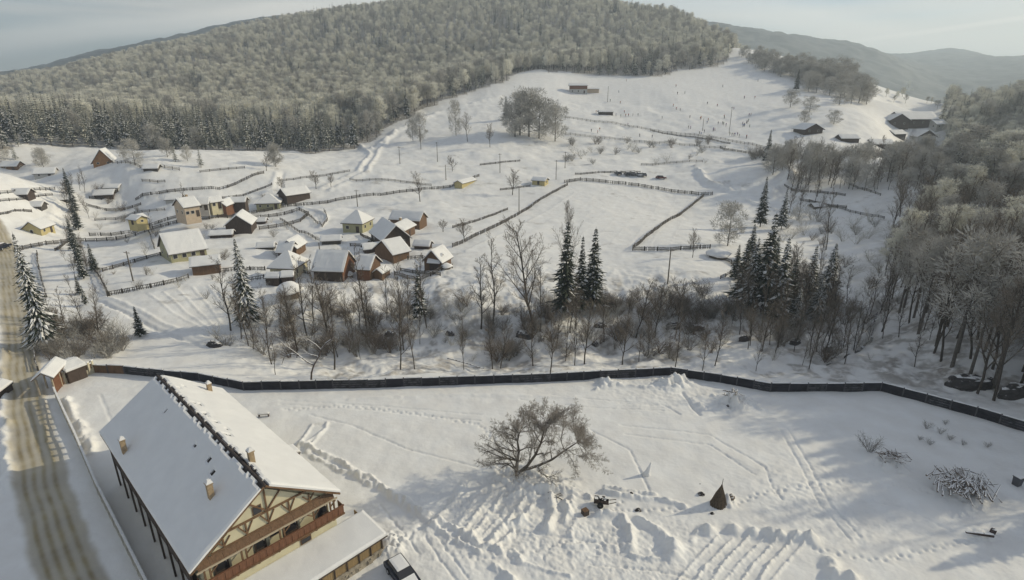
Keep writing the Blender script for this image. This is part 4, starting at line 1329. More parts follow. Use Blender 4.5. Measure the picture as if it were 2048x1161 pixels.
for u_, v_, a_, w_, d_, h_, r_, mt_, lb_, ct_ in [
        (30, 386, 10, 6, 4, 1.8, 3.2, WOODD, 'dark shed by the first fence at the far left', 'shed'), (85, 356, 20, 7, 5, 2.0, 3.8, WALLWHITE, 'snowed-in grey cottage at the far left under the wood', 'house'),
        (18, 340, 5, 6, 4.5, 1.8, 3.4, WOODB, 'small brown cottage at the upper left edge of the village', 'house'), (118, 400, 30, 5, 4, 1.6, 2.9, WOODD, 'little dark shed beside the file of spruces', 'shed'),
        (205, 400, 15, 6, 4.5, 1.8, 3.2, WOODD, 'dark snow-roofed shed below the yellow hut', 'shed'), (222, 386, 8, 5, 4, 1.8, 2.8, WALLWHITE, 'pale snow-covered outhouse left of the yellow hut', 'shed'),
        (60, 408, 12, 5, 3.6, 1.5, 2.6, WOODG, 'grey shed in the far left field', 'shed'), (300, 345, 10, 5, 4, 1.6, 2.8, WOODG, 'grey hut in the field right of the orange chalet', 'hut'),
        (660, 488, 12, 5, 3.2, 1.4, 2.3, WOODG, 'low snow-covered outbuilding behind the large dark barn', 'shed'), (740, 505, 25, 4, 3, 1.5, 2.5, WOODD, 'dark hen-house in front of the timber farmhouse', 'shed'),
        (845, 500, -10, 4, 3, 1.5, 2.4, WOODD, 'tiny dark shed between the wing and the rightmost house', 'shed'), (530, 500, 10, 4, 2.6, 1.2, 2.0, WOODG, 'small grey woodshed left of the shaded shed', 'shed'),
        (440, 478, 14, 6, 3, 1.3, 2.1, WOODD, 'low snow-covered store beside the dark gabled barn', 'shed'), (1765, 296, 5, 12, 7, 2.4, 4.4, WOODD, 'dark long house left below the lodge', 'house'),
        (1700, 284, 0, 9, 6, 2.0, 3.6, WOODD, 'low dark hut right of the dark chalet', 'hut'), (1878, 262, 20, 10, 8, 3.0, 5.5, WALLWHITE, 'pale snow-roofed house at the right end behind the lodge', 'house'),
        (1640, 415, 10, 5, 3, 1.2, 2.0, WOODG, 'small grey shed on the terraced bank at the right', 'shed')]:
    c = gnd(u_, v_); house_at((c[0], c[1] + d_ / 2), R(a_), w_, d_, h_, r_, mt_, lb_, cat=ct_, wins=2 if ct_ == 'house' else 0)
haystack(580, 592, 4.6, 3.6, 'snow-capped haystack below the cream farmhouse')
haystack(1436, 516, 5.2, 2.6, 'broad snow-capped haystack at the fence corner by the dark bare tree')
haystack(700, 556, 1.6, 1.6, 'little snow-capped stack between the two dark barns')
haystack(893, 540, 2.4, 1.6, 'snow-capped stack in front of the rightmost village house')

# ------------------------------------------------------------------ village fences and poles
def resample(P, step):
    out = [np.array(P[0])]; 
    for a, b in zip(P[:-1], P[1:]):
        a = np.array(a); b = np.array(b); n = max(1, int(np.linalg.norm(b - a) / step))
        for k in range(1, n + 1): out.append(a + (b - a) * k / n)
    return out


def fence(px, label, h=1.1, step=2.6, pale=True, name='wooden_fence', mt_=WOODG, cat='fence'):
    P = [gnd(u, v)[:2] for u, v in px]
    Q = resample(P, step)
    Z = base_h(np.array([q[0] for q in Q]), np.array([q[1] for q in Q])) + detail(np.array([q[0] for q in Q]), np.array([q[1] for q in Q]))
    o0 = Vector((Q[0][0], Q[0][1], float(Z[0])))
    V = [Vector((q[0] + random.uniform(-.12, .12), q[1] + random.uniform(-.12, .12), float(z))) - o0 for q, z in zip(Q, Z)]
    o = empty(name, o0, 0, label, cat)
    m = MB()
    for p in V:
        m.box(p + Vector((0, 0, h * .45)), (.16, .16, h * 1.15 + random.uniform(0, .2)))
    tag(m.build('posts', mt_, o), kind='stuff')
    m = MB()
    for a, b in zip(V[:-1], V[1:]):
        if (b - a).length > step * 2.5: continue
        for f in ((.35, .85) if pale else (.3, .6, .95)):
            m.beam(a + Vector((0, 0, h * f)), b + Vector((0, 0, h * f + random.uniform(-.08, .08))), .07, .13)
    tag(m.build('rails', mt_, o), kind='stuff')
    if pale:
        m = MB()
        for a, b in zip(V[:-1], V[1:]):
            L_ = (b - a).length; n = max(2, int(L_ / .30))
            for k in range(n):
                if random.random() < .1: continue
                c = a.lerp(b, (k + .5) / n)
                m.box(c + Vector((0, 0, h * .5 - .05)), (.15, .05, h * random.uniform(.85, 1.05)), rz=math.atan2(b.y - a.y, b.x - a.x))
        tag(m.build('palings', mt_, o), kind='stuff')
    return o


FENCES = [
    ([(30, 500), (150, 482), (290, 464), (420, 441), (600, 424), (618, 431), (602, 446), (520, 462)], 'long paling fence curving round the field above the big white-roofed barn', 1.5, True),
    ([(180, 472), (300, 452), (410, 431), (560, 416), (640, 409), (720, 397), (900, 374), (958, 354)], 'very long lane fence running from the left field to the yellow shed', 1.4, True),
    ([(205, 546), (270, 527), (345, 508)], 'fence running left from the big white-roofed barn', 1.2, True),
    ([(216, 590), (330, 571), (378, 558)], 'lower field fence left of the long brown shed', 1.3, True),
    ([(442, 547), (530, 540)], 'short fence between the brown shed and the snow-laden spruce', 1.2, True),
    ([(185, 536), (202, 560), (220, 590)], 'short slanting fence at the left corner of the lower field', 1.2, True),
    ([(905, 497), (1000, 451), (1080, 401), (1135, 372)], 'straight fence climbing to the right along the middle field', 1.4, True),
    ([(1128, 368), (1160, 363), (1250, 371), (1290, 377), (1425, 386)], 'dark hedge-like fence along the top of the large field', 1.7, True),
    ([(1408, 390), (1340, 440), (1265, 500)], 'slanting fence down the right side of the large field', 1.5, True),
    ([(1265, 502), (1340, 504), (1420, 498)], 'fence along the bottom of the triangular field', 1.4, True),
    ([(1425, 512), (1462, 528), (1482, 545)], 'short fence below the broad haystack', 1.3, True),
    ([(1122, 236), (1250, 252), (1380, 271), (1450, 283), (1530, 297)], 'upper fence along the foot of the ski slope', 1.5, False),
    ([(1122, 268), (1180, 276), (1240, 281), (1350, 291), (1450, 299)], 'lower fence along the foot of the ski slope', 1.5, False),
    ([(1282, 332), (1340, 328), (1405, 325)], 'short fence above the parked cars', 1.2, False),
    ([(700, 362), (790, 364), (862, 370)], 'thin fence above the long lane fence', 1.0, False),
    ([(175, 413), (282, 411)], 'straight fence below the yellow hut', 1.2, True),
    ([(180, 398), (205, 402), (236, 386)], 'crooked fence round the yard of the yellow hut', 1.2, True),
    ([(272, 403), (350, 381), (440, 378), (470, 368), (528, 347)], 'fence along the upper lane past the beige house', 1.4, True),
    ([(210, 328), (280, 335), (330, 337), (360, 341)], 'fence from the orange chalet towards the right', 1.3, False),
    ([(285, 365), (330, 364)], 'short fence left of the beige house', 1.2, False),
    ([(0, 387), (60, 384), (110, 379)], 'fence at the far left of the village', 1.3, False),
    ([(905, 537), (840, 562), (790, 552)], 'farmyard fence in front of the rightmost village house', 1.3, True),
    ([(800, 540), (850, 548), (880, 552)], 'low board fence below the farmyard', 1.1, True),
    ([(612, 430), (645, 455), (655, 440), (648, 425)], 'fence curling round the bend of the village lane', 1.2, False),
    ([(490, 562), (528, 556)], 'short fence left of the cream farmhouse', 1.2, True),
    ([(1618, 402), (1690, 420), (1768, 441)], 'long plank railing across the cleared hollow at the right', 1.1, False),
    ([(1568, 378), (1640, 385), (1690, 392)], 'low fence on the terraced bank at the right', 1.2, True),
    ([(1600, 400), (1640, 408), (1692, 417)], 'second low fence on the terraced bank at the right', 1.2, True),
    ([(1440, 300), (1500, 310), (1530, 318)], 'dark fence leading to the hedge spruce', 1.4, True),
    ([(62, 656), (68, 700), (78, 745)], 'line of low posts beside the left road', .9, False),
    ([(600, 545), (620, 553)], 'tiny fence between the cream farmhouse and the dark barn', 1.1, True),
    ([(720, 470), (745, 482), (730, 492), (700, 492)], 'fence of the farmyard left of the timber farmhouse', 1.1, True),
    ([(815, 520), (845, 518), (880, 533)], 'farmyard fence between the wing and the rightmost house', 1.2, True),
]
PLACE_F = [([(0, 402), (50, 398), (105, 392)], 'fence behind the yellow gabled house at the far left'), ([(0, 428), (62, 420)], 'short fence left of the yellow gabled house'), ([(110, 500), (150, 472)], 'slanting fence beside the roadside spruce top'),
           ([(190, 441), (270, 429), (330, 420)], 'fence above the long paling fence at the left'), ([(74, 505), (78, 540), (95, 600)], 'fence beside the left road'), ([(285, 430), (300, 470), (310, 500)], 'crossing fence in the left field'),
           ([(445, 397), (500, 386), (545, 373)], 'fence along the snowy lane left of the long barn'), ([(560, 441), (610, 470), (640, 482)], 'fence slanting down behind the dark barns'), ([(905, 456), (960, 441), (1015, 421)], 'fence above the straight middle field fence'),
           ([(1000, 381), (1060, 373)], 'short fence left of the yellow hut'), ([(1150, 351), (1220, 346), (1280, 346)], 'fence above the top of the large field'), ([(960, 331), (1040, 323)], 'short fence on the snowfield below the knoll'),
           ([(560, 362), (640, 352), (700, 345)], 'fence towards the sledge track'), ([(400, 345), (440, 340), (490, 338)], 'fence behind the cream house'), ([(1440, 560), (1470, 545), (1500, 540)], 'dark fence at the ravine edge by the spruce clump'),
           ([(1700, 370), (1760, 392)], 'upper fence on the terraced bank'), ([(1300, 262), (1390, 276), (1460, 290)], 'inner fence at the foot of the ski slope')]
for px, lb in PLACE_F: fence(px, lb, .85, pale=random.random() < .5)
for px, lb, h, pl in FENCES:
    fence(px, lb, h * .82, pale=pl)


def pole(u, v, hpx, label, arm=True):
    p = at(u, v)
    d = p.y * CP - (p.z - CAM_H) * SP
    h = hpx * d / FP
    o = empty('utility_pole', p, random.uniform(-.3, .3), label, 'pole', 'utility poles across the village fields')
    m = MB(); m.tube([(0, 0, -.3), (0, 0, h)], [.16, .11], 7); m.build('pole', METAL, o)
    if arm:
        m = MB(); m.box((0, 0, h - .4), (1.6, .12, .12)); a = m.build('cross_arm', METAL, o)
        for x in (-.65, 0, .65):
            q = MB(); q.tube([(x, 0, h - .34), (x, 0, h - .14)], [.05, .03], 6); q.build('insulator', WHITE, a)


for u, v, h, lb in [(1335, 570, 73, 'tall utility pole in the snow field right of the dark spruces'), (1038, 424, 50, 'utility pole by the straight fence in the middle field'), (1130, 337, 32, 'utility pole above the top of the large field'),
                    (1112, 360, 38, 'utility pole right of the lone yellow hut'), (800, 328, 34, 'utility pole on the snowfield below the sledge track'), (842, 300, 40, 'thin utility pole just below the wood edge'),
                    (1000, 347, 38, 'utility pole left of the terraces'), (640, 507, 24, 'short pole behind the large dark barn'), (715, 412, 34, 'thin pole beside the lane fence behind the village'), (875, 322, 38, 'utility pole on the snowfield left of the knoll'),
                    (892, 360, 30, 'utility pole near the yellow shed'), (1458, 268, 50, 'tall lift mast on the ski slope'), (1215, 205, 30, 'thin mast beside the ski hut wing'), (1405, 262, 24, 'short mast among the skiers'),
                    (267, 565, 62, 'thin pole in the garden left of the long brown shed')]:
    pole(u, v, h, lb, arm=(h > 30))

# ------------------------------------------------------------------ yard wall behind the courtyard
def yard_wall():
    o = empty('courtyard_wall', (WALL_XY[0][0], WALL_XY[0][1], 0), 0, 'long dark slab wall with a line of snow on top closing the courtyard', 'wall')
    o0 = Vector(o.location)
    H_ = 1.45
    pm = {}
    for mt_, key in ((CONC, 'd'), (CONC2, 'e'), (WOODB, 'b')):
        m = MB()
        for k in range(4):
            m.box((0, 0, .18 + k * .355), (1.0, .08 + .012 * (k % 2), .34))
        pm[key] = m.mesh('wall_panel', mt_)
    po = MB(); po.box((0, 0, H_ / 2), (.17, .17, H_ + .12)); pome = po.mesh('wall_post', CONCP)
    caps = []
    for k in range(4):
        m = MB(); nx = 8; vs_ = []; fs = []
        for i in range(nx + 1):
            x = i / nx - .5; t = .13 * (1 + .5 * random.uniform(-1, 1))
            for y, z in ((-.09, 0), (-.07, t * .8), (0, t), (.07, t * .8), (.09, 0)):
                vs_.append((x, y, z))
        for i in range(nx):
            for j in range(4):
                a = i * 5 + j; fs.append((a, a + 1, a + 6, a + 5))
        fs += [(0, 1, 2, 3, 4), tuple(nx * 5 + j for j in (4, 3, 2, 1, 0))]
        m.add(vs_, fs); caps.append(m.mesh('snow_cap', SNOW))
    for si, (A, B) in enumerate(zip(WALL_XY[:-1], WALL_XY[1:])):
        A = np.array(A); B = np.array(B)
        L_ = np.linalg.norm(B - A); n = max(1, round(L_ / 2.5)); rz = math.atan2(B[1] - A[1], B[0] - A[0])
        for k in range(n):
            a = A + (B - A) * k / n; b = A + (B - A) * (k + 1) / n; c = (a + b) / 2
            zz = float(detail(c[0], c[1])[0]) * .5 - .08 + random.uniform(-.05, .05)
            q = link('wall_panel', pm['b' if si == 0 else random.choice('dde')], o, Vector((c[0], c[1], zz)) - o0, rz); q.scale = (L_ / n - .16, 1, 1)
            q = link('snow_cap', caps[(k + si) % 4], o, Vector((c[0], c[1], zz + H_ - .02)) - o0, rz); q.scale = (L_ / n - .14, 1, 1)
            link('wall_post', pome, o, Vector((a[0], a[1], zz)) - o0, rz)
    return o


yard_wall()


def street_wall():
    px = [(107, 776), (128, 822), (150, 868), (190, 962), (240, 1060), (292, 1163), (350, 1270)]
    P = [gpz(u, v, 1.7)[:2] for u, v in px]
    Q = resample(P, 1.55)
    o = empty('street_wall', (Q[0][0], Q[0][1], 0), 0, 'pale open-framed yard fence along the street beside the guesthouse', 'fence')
    o0 = Vector(o.location)
    def mk():
        m = MB()
        m.box((0, 0, .18), (1, .16, .76)); m.box((0, 0, 1.03), (1, .09, .16)); m.box((0, 0, 1.58), (1, .12, .22)); m.box((0, 0, .60), (1, .09, .1))
        return m.mesh('fence_frame', CONCW)
    fr = mk()
    m = MB(); m.box((0, 0, .8), (.42, .20, 1.9)); pst = m.mesh('fence_post', CONCW)
    m = MB(); nx = 6
    for i in range(nx):
        t = random.uniform(.10, .2)
        m.box(((i + .5) / nx - .5, 0, t / 2), (1 / nx, .2, t))
    cap = m.mesh('snow_cap', SNOW)
    for a, b in zip(Q[:-1], Q[1:]):
        c = (a + b) / 2; L_ = np.linalg.norm(b - a); rz = math.atan2(b[1] - a[1], b[0] - a[0])
        q = link('fence_frame', fr, o, Vector((*c, 0)) - o0, rz); q.scale = (L_ - .16, 1, 1)
        q = link('snow_cap', cap, o, Vector((*c, 1.69)) - o0, rz); q.scale = (L_, 1, 1)
        link('fence_post', pst, o, Vector((*a, 0)) - o0, rz)


street_wall()


def gate():
    # roofed gateway at the yard corner
    p0 = gpz(107, 757, 2.6); p1 = gpz(136, 724, 2.6)
    d = (p1 - p0)[:2]; W = float(np.linalg.norm(d)); d /= W; nrm = np.array([-d[1], d[0]]); D = 2.6
    c = (p0 + p1)[:2] / 2 + nrm * D / 2
    o = empty('roofed_gate', (c[0], c[1], 0), math.atan2(d[1], d[0]), 'roofed wooden gateway with sunlit snow at the far left corner of the yard', 'gate')
    he, hr = 2.6, 3.6
    for s in (-1, 1):
        a, b = Vector((-W / 2, s * D / 2, he)), Vector((W / 2, s * D / 2, he)); c_, d_ = Vector((-W / 2, 0, hr)), Vector((W / 2, 0, hr)); dn = Vector((0, 0, -.14))
        q = MB(); q.add([a, b, d_, c_] + [p + dn for p in (a, b, d_, c_)], [(0, 1, 2, 3), (7, 6, 5, 4), (0, 4, 5, 1), (1, 5, 6, 2), (2, 6, 7, 3), (3, 7, 4, 0)])
        ro = q.build('roof', WOODB, o)
        q = MB(); u_ = Vector((0, 0, .01)); snow_slab(q, a + u_, b + u_, c_ + u_, d_ + u_, 12, 8, .2, seed=5); q.build('snow_cover', ROOFSNOW, ro)
        for x in (-W / 2 + .3, 0, W / 2 - .3):
            q = MB(); q.beam((x, s * (D / 2 - .4), -.2), (x, s * (D / 2 - .4), he), .18, .18); q.build('gate_post', FASCIA, o)
    n = 14
    for k in range(n):
        q = MB(); q.box(((k + .5) / n * (W - .6) - W / 2 + .3, -D / 2 + .4, 1.05), ((W - .6) / n - .03, .06, 2.0)); q.build('gate_board', WOODR, o)
    # panel fence towards the long wall
    P = [gpz(131, 768, 0)[:2], gpz(156, 757, 0)[:2], gpz(180, 749, 0)[:2], gpz(188, 745, 0)[:2]]
    o = empty('panel_fence', (P[0][0], P[0][1], 0), 0, 'short fence of brown panels on a cream plinth beside the roofed gateway', 'fence')
    o0 = Vector(o.location)
    for a, b in zip(P[:-1], P[1:]):
        c = (a + b) / 2; L_ = float(np.linalg.norm(b - a)); rz = math.atan2(b[1] - a[1], b[0] - a[0])
        q = MB(); q.box((0, 0, .35), (L_ - .3, .22, .9)); q.build('plinth', PLASTER, o, loc=Vector((*c, 0)) - o0).rotation_euler = (0, 0, rz)
        for k in range(3):
            q = MB(); q.box((0, 0, .93 + k * .26), (L_ - .35, .06, .24)); q.build('fence_board', WOODB, o, loc=Vector((*c, 0)) - o0).rotation_euler = (0, 0, rz)
        q = MB(); q.box((0, 0, 1.68), (L_ - .3, .24, .16)); q.build('snow_cap', SNOW, o, loc=Vector((*c, 0)) - o0).rotation_euler = (0, 0, rz)
    for a in P:
        q = MB(); q.box((0, 0, .95), (.34, .34, 2.0)); pp = q.build('post', PLASTER, o, loc=Vector((*a, 0)) - o0)
        q = MB(); q.box((0, 0, 2.02), (.40, .40, .14)); q.build('snow_cap', SNOW, pp)
    house_e((131, 745), (173, 729), 2.0, 4.2, 2.6, WOODD, 'low shaded shed roof just outside the brown panel fence', cat='shed', wins=0, over=.2)


gate()
c = gpz(-4, 792, 0); house_at((c[0], c[1]), R(100), 3.0, 2.2, 1.2, 1.7, WOODD, 'small snow-covered bin shelter cut by the left edge of the picture', cat='shelter', name='shelter', wins=0, over=.15)

# ------------------------------------------------------------------ cars
def car_meshes(paint):
    m = MB()
    prof = [(-2.1, .35), (-2.15, .75), (-2.0, .98), (-1.35, 1.02), (1.05, .98), (1.85, .86), (2.12, .70), (2.15, .35)]
    n = len(prof)
    vs_ = []
    for y, k in ((-.84, .97), (-.88, 1), (.88, 1), (.84, .97)):
        for x, z in prof: vs_.append((x * k, y, .35 + (z - .35) * k))
    fs = []
    for j in range(3):
        for i in range(n):
            fs.append((j * n + i, j * n + (i + 1) % n, (j + 1) * n + (i + 1) % n, (j + 1) * n + i))
    fs += [tuple(reversed(range(n))), tuple(range(3 * n, 4 * n))]
    m.add(vs_, fs); body = m.mesh('body', paint, False)
    m = MB(); m.add([(-1.75, -.76, .98), (.95, -.76, .95), (.35, -.62, 1.42), (-1.45, -.62, 1.42), (-1.75, .76, .98), (.95, .76, .95), (.35, .62, 1.42), (-1.45, .62, 1.42)],
                    [(0, 1, 2, 3), (7, 6, 5, 4), (1, 5, 6, 2), (0, 3, 7, 4), (3, 2, 6, 7)])
    cab = m.mesh('windows', GLASS)
    m = MB(); snow_slab(m, (-1.45, -.60, 1.42), (.32, -.60, 1.42), (-1.45, .60, 1.42), (.32, .60, 1.42), 8, 6, .12); roof = m.mesh('roof', [SNOW])
    m = MB(); m.add([(.98, -.68, .985), (1.8, -.66, .88), (1.8, .66, .88), (.98, .68, .985), (.98, -.68, 1.05), (1.75, -.64, .94), (1.75, .64, .94), (.98, .68, 1.05)], [(4, 5, 6, 7), (0, 1, 5, 4), (1, 2, 6, 5), (2, 3, 7, 6), (3, 0, 4, 7)])
    bon = m.mesh('bonnet_snow', SNOW)
    m = MB(); m.tube([(0, -.1, 0), (0, .1, 0)], [.32, .32], 14); wh = m.mesh('wheel', RUBBER)
    m = MB(); m.tube([(0, -.11, 0), (0, .11, 0)], [.18, .18], 10); rim = m.mesh('rim', CARW)
    m = MB(); m.box((0, 0, 0), (.08, .3, .14)); hl = m.mesh('headlight', LIGHTL)
    return body, cab, roof, bon, wh, rim, hl


CARM = {k: car_meshes(p) for k, p in (('dark', CARB), ('grey', CARG), ('red', CARR), ('silver', CARW))}


def car(p, rz, key, label, group=None, snow_=True, s=1.0):
    body, cab, roof, bon, wh, rim, hl = CARM[key]
    o = empty('car', p, rz, label, 'car', group); o.scale = (s, s, s)
    link('body', body, o); link('windows', cab, o); r_ = link('roof_snow', roof, o)
    if snow_: link('bonnet_snow', bon, o)
    for x in (-1.3, 1.3):
        for y in (-.8, .8):
            w = link('wheel', wh, o, (x, y, .32)); link('rim', rim, w)
    for y in (-.6, .6): link('headlight', hl, o, (2.12, y, .68))


p = at(806, 1158); car((p.x, p.y, 0.02), R(-52), 'dark', 'dark car with snow on its roof parked by the annex corner at the bottom edge', s=.95)
g = 'cars parked on the lane below the ski slope'
for u, v, key, a, lb in [(1236, 350, 'dark', 100, 'leftmost dark car in the row parked below the ski slope'), (1254, 351, 'dark', 95, 'second dark car in the row parked below the ski slope'), (1265, 351, 'grey', 92, 'middle dark grey car in the parked row below the ski slope'),
                         (1277, 353, 'silver', 96, 'silver car right of the dark ones in the parked row'), (1287, 353, 'grey', 90, 'rightmost grey car of the close parked row'), (1322, 358, 'red', -20, 'maroon car standing apart to the right of the parked row')]:
    car(at(u, v), R(a), key, lb, g, s=1.1)
car(at(4, 497), R(100), 'dark', 'dark car on the road bend at the left edge', s=1.2)

# ------------------------------------------------------------------ people on the slope (and what lies in the yard)
def body_mesh(name, J, E_, rad, jacket):
    me = bpy.data.meshes.new(name + '_rig')
    me.from_pydata(J, E_, [])
    ob = bpy.data.objects.new(name + '_rig', me); COL.objects.link(ob)
    sk = ob.modifiers.new('skin', 'SKIN'); sk.use_smooth_shade = True
    for i, r_ in enumerate(rad):
        me.skin_vertices[0].data[i].radius = (r_, r_ * .85)
        me.skin_vertices[0].data[i].use_root = (i == 0)
    ob.modifiers.new('sub', 'SUBSURF').levels = 1
    dg = bpy.context.evaluated_depsgraph_get()
    ev = ob.evaluated_get(dg)
    out = bpy.data.meshes.new_from_object(ev)
    out.name = name
    bpy.data.objects.remove(ob)
    out.materials.clear()
    for m_ in (mat('ski_trousers', (.03, .03, .04), .8), jacket, mat('skin_tone', (.45, .28, .2), .7), mat('knit_cap', (.08, .05, .06), .9)):
        out.materials.append(m_)
    for pl in out.polygons:
        c = pl.center
        pl.material_index = 0 if c.z < .88 else (1 if c.z < 1.47 else (2 if c.z < 1.66 else 3))
        if abs(c.x) > .30 and c.z < .95 and c.z > .7: pl.material_index = 1
    return out


def pose(lean=0., knee=0., arm=0., step=0.):
    J = [(0, 0, .92), (0, .02 + lean * .2, 1.15), (0, .03 + lean * .45, 1.38), (0, .03 + lean * .55, 1.50), (0, .02 + lean * .65, 1.62), (0, .02 + lean * .7, 1.74),
         (.10, 0, .88), (.11, knee * .25 + step * .2, .48), (.11, knee * .05 + step * .3, .10), (.11, knee * .05 + step * .3 + .14, .04),
         (-.10, 0, .88), (-.11, knee * .25 - step * .2, .48), (-.11, knee * .05 - step * .3, .10), (-.11, knee * .05 - step * .3 + .14, .04),
         (.20, .02 + lean * .42, 1.36), (.28, arm * .1 + lean * .4, 1.10), (.31, arm * .32 + lean * .4, .90 + arm * .1),
         (-.20, .02 + lean * .42, 1.36), (-.28, arm * .1 + lean * .4, 1.10), (-.31, arm * .32 + lean * .4, .90 + arm * .1)]
    E_ = [(0, 1), (1, 2), (2, 3), (3, 4), (4, 5), (0, 6), (6, 7), (7, 8), (8, 9), (0, 10), (10, 11), (11, 12), (12, 13), (2, 14), (14, 15), (15, 16), (2, 17), (17, 18), (18, 19)]
    Rr = [.15, .15, .16, .06, .10, .085, .10, .075, .055, .05, .10, .075, .055, .05, .08, .06, .045, .08, .06, .045]
    return J, E_, Rr


JK = [('red', (.35, .03, .03)), ('blue', (.04, .08, .28)), ('black', (.03, .03, .03)), ('green', (.05, .16, .07)), ('grey', (.16, .16, .17)), ('orange', (.45, .15, .03)), ('violet', (.18, .06, .2))]
PEOPLE_M = []
for k, (cn_, cc) in enumerate(JK):
    for q, ps in enumerate((pose(), pose(.25, .6, 1.0), pose(.05, .2, .3, .5))):
        PEOPLE_M.append((cn_, ('standing', 'on skis', 'walking')[q], body_mesh('person_body', *ps, mat(cn_ + '_jacket', cc, .8))))
m = MB()
for sx_ in (-.11, .11):
    m.box((sx_, .1, .03), (.08, 1.7, .025)); m.add([(sx_ - .04, .95, .018), (sx_ + .04, .95, .018), (sx_ + .02, 1.1, .09), (sx_ - .02, 1.1, .09)], [(0, 1, 2, 3)])
SKI = m.mesh('skis', mat('ski_black', (.04, .04, .05), .5))
z5 = [(1135, 160), (1080, 240), (1018, 307), (1090, 322), (1120, 388), (1060, 405), (1095, 412), (1130, 410), (1150, 408), (1182, 408), (1220, 407), (915, 385), (1495, 200), (1505, 255), (1560, 245), (1475, 345), (1497, 364), (1525, 372), (1595, 428),
      (1672, 440), (1677, 432), (1395, 436), (880, 535), (942, 512), (925, 540), (1232, 562), (1322, 568), (1765, 525), (1776, 522), (1700, 535), (1835, 200), (1990, 285), (1845, 420), (1990, 480), (2010, 460), (2025, 410), (1980, 490), (1800, 475), (1832, 474),
      (1857, 486), (1720, 465), (1665, 548), (1900, 556), (1940, 552), (1922, 556), (1885, 552), (2005, 578), (1148, 478), (970, 398), (985, 400), (1585, 500), (1600, 503)]
z4 = [(130, 615), (190, 545), (60, 552), (242, 497), (300, 590), (322, 560), (336, 532), (290, 580), (312, 572), (185, 586), (300, 437), (358, 437), (375, 342), (270, 648), (240, 645), (312, 655), (60, 645), (330, 590), (100, 560), (150, 480), (95, 470)]
ppl = [(x / 3.63 + 940, y / 3.63 + 120) for x, y in z5] + [(x / 2.765 + 1380, y / 2.765 + 40) for x, y in z4]
for k, (u, v) in enumerate(ppl):
    cn_, ps, me_ = PEOPLE_M[(k * 5 + k // 3) % len(PEOPLE_M)]
    where = 'near the ski hut' if v < 205 else 'by the snack kiosk' if u < 1290 and v < 236 else 'on the upper ski slope' if v < 235 else 'at the foot of the ski slope'
    side = '(left)' if u < 1330 else '(middle)' if u < 1430 else '(right)'
    o = link('person', me_, None, at(u, v), random.uniform(0, 6.28), 1.15 if v < 300 else 1)
    tag(o, 'person in a %s jacket %s %s %s' % (cn_, ps, where, side), 'person', 'people on the ski slope')
    if 'skis' in ps:
        q = link('skis', SKI, None, o.location, o.rotation_euler.z)
        tag(q, 'skis of the person in the %s jacket %s %s' % (cn_, where, side), 'skis', 'skis on the slope')


# ------------------------------------------------------------------ things lying in the yard
def sticks(name, u, v, label, cat, n, Lr, rad, mt_, spread, height, radial=True, part='branch', aim=None):
    p = at(u, v)
    o = empty(name, p, 0, label, cat)
    for k in range(n):
        m = MB(); L_ = random.uniform(*Lr); r_ = random.uniform(*rad)
        a = random.uniform(0, 6.28) if aim is None else random.gauss(aim, .5)
        rr = min(spread * 1.25, abs(random.gauss(0, spread * .55)))
        b = random.uniform(0, 6.28)
        c = Vector((math.cos(b) * rr, math.sin(b) * rr * .8, height * max(.05, 1 - rr / spread * .8) * random.uniform(.3, 1)))
        d = Vector((math.cos(a), math.sin(a), random.uniform(-.12, .28)))
        pts_ = [c - d * L_ / 2, c + rvec(.08), c + d * L_ / 2 + rvec(.12)]
        m.tube(pts_, [r_, r_ * .85, r_ * .45], 5); m.build(part, mt_, o)
    return o


o = sticks('branch_pile', 1922, 985, 'big pile of snow-covered cut branches at the right side of the yard', 'wood pile', 190, (1.3, 3.0), (.045, .11), BRANCHW, 2.7, .75, aim=.9)
sticks('branch_pile', 1780, 932, 'smaller heap of brush and snow left of the big branch pile', 'brush heap', 46, (.7, 1.8), (.03, .08), BRANCHW, 1.6, .7)
sticks('branch_pile', 1464, 812, 'heap of snowy rubble and sticks near the wall', 'rubble heap', 18, (.4, 1.3), (.04, .09), BRANCHW, 1.6, .9)
sticks('branch_pile', 1112, 1003, 'few crooked dark branches right of the bare tree', 'branches', 6, (.8, 1.6), (.04, .08), BARK, .6, .35)
m = MB(); m.tube([(-1.2, .25, .15), (-.2, 0, .22), (.9, -.35, .30)], [.10, .17, .20], 8)
o = m.build('log', mat('dark_log', (.07, .05, .045), .9, noise=.4, nscale=4, snow=.3), None, loc=at(1958, 1078)); tag(o, 'dark fallen log half buried in snow below the branch pile', 'log')
m = MB(); m.tube([(0, 0, -.1), (.12, .05, .35), (.1, .1, .5)], [.26, .24, .12], 8)
o = m.build('stump', mat('dark_log', (0, 0, 0)), None, loc=at(1983, 1070)); tag(o, 'dark stump at the right end of the fallen log', 'stump')
# bin
o = empty('rubbish_bin', at(2033, 970), .3, 'grey square rubbish bin standing alone at the right edge of the yard', 'bin')
m = MB(); m.prism([(-.28, 0), (.28, 0), (.36, 1.0), (-.36, 1.0)], 0, -.34, .34); m.build('body', mat('bin_grey', (.08, .08, .09), .7), o)
m = MB(); m.box((0, 0, 1.03), (.78, .80, .08)); l_ = m.build('lid', mat('bin_grey', (0, 0, 0)), o); m = MB(); m.box((0, 0, 1.12), (.7, .7, .1)); m.build('snow_cap', SNOW, l_)


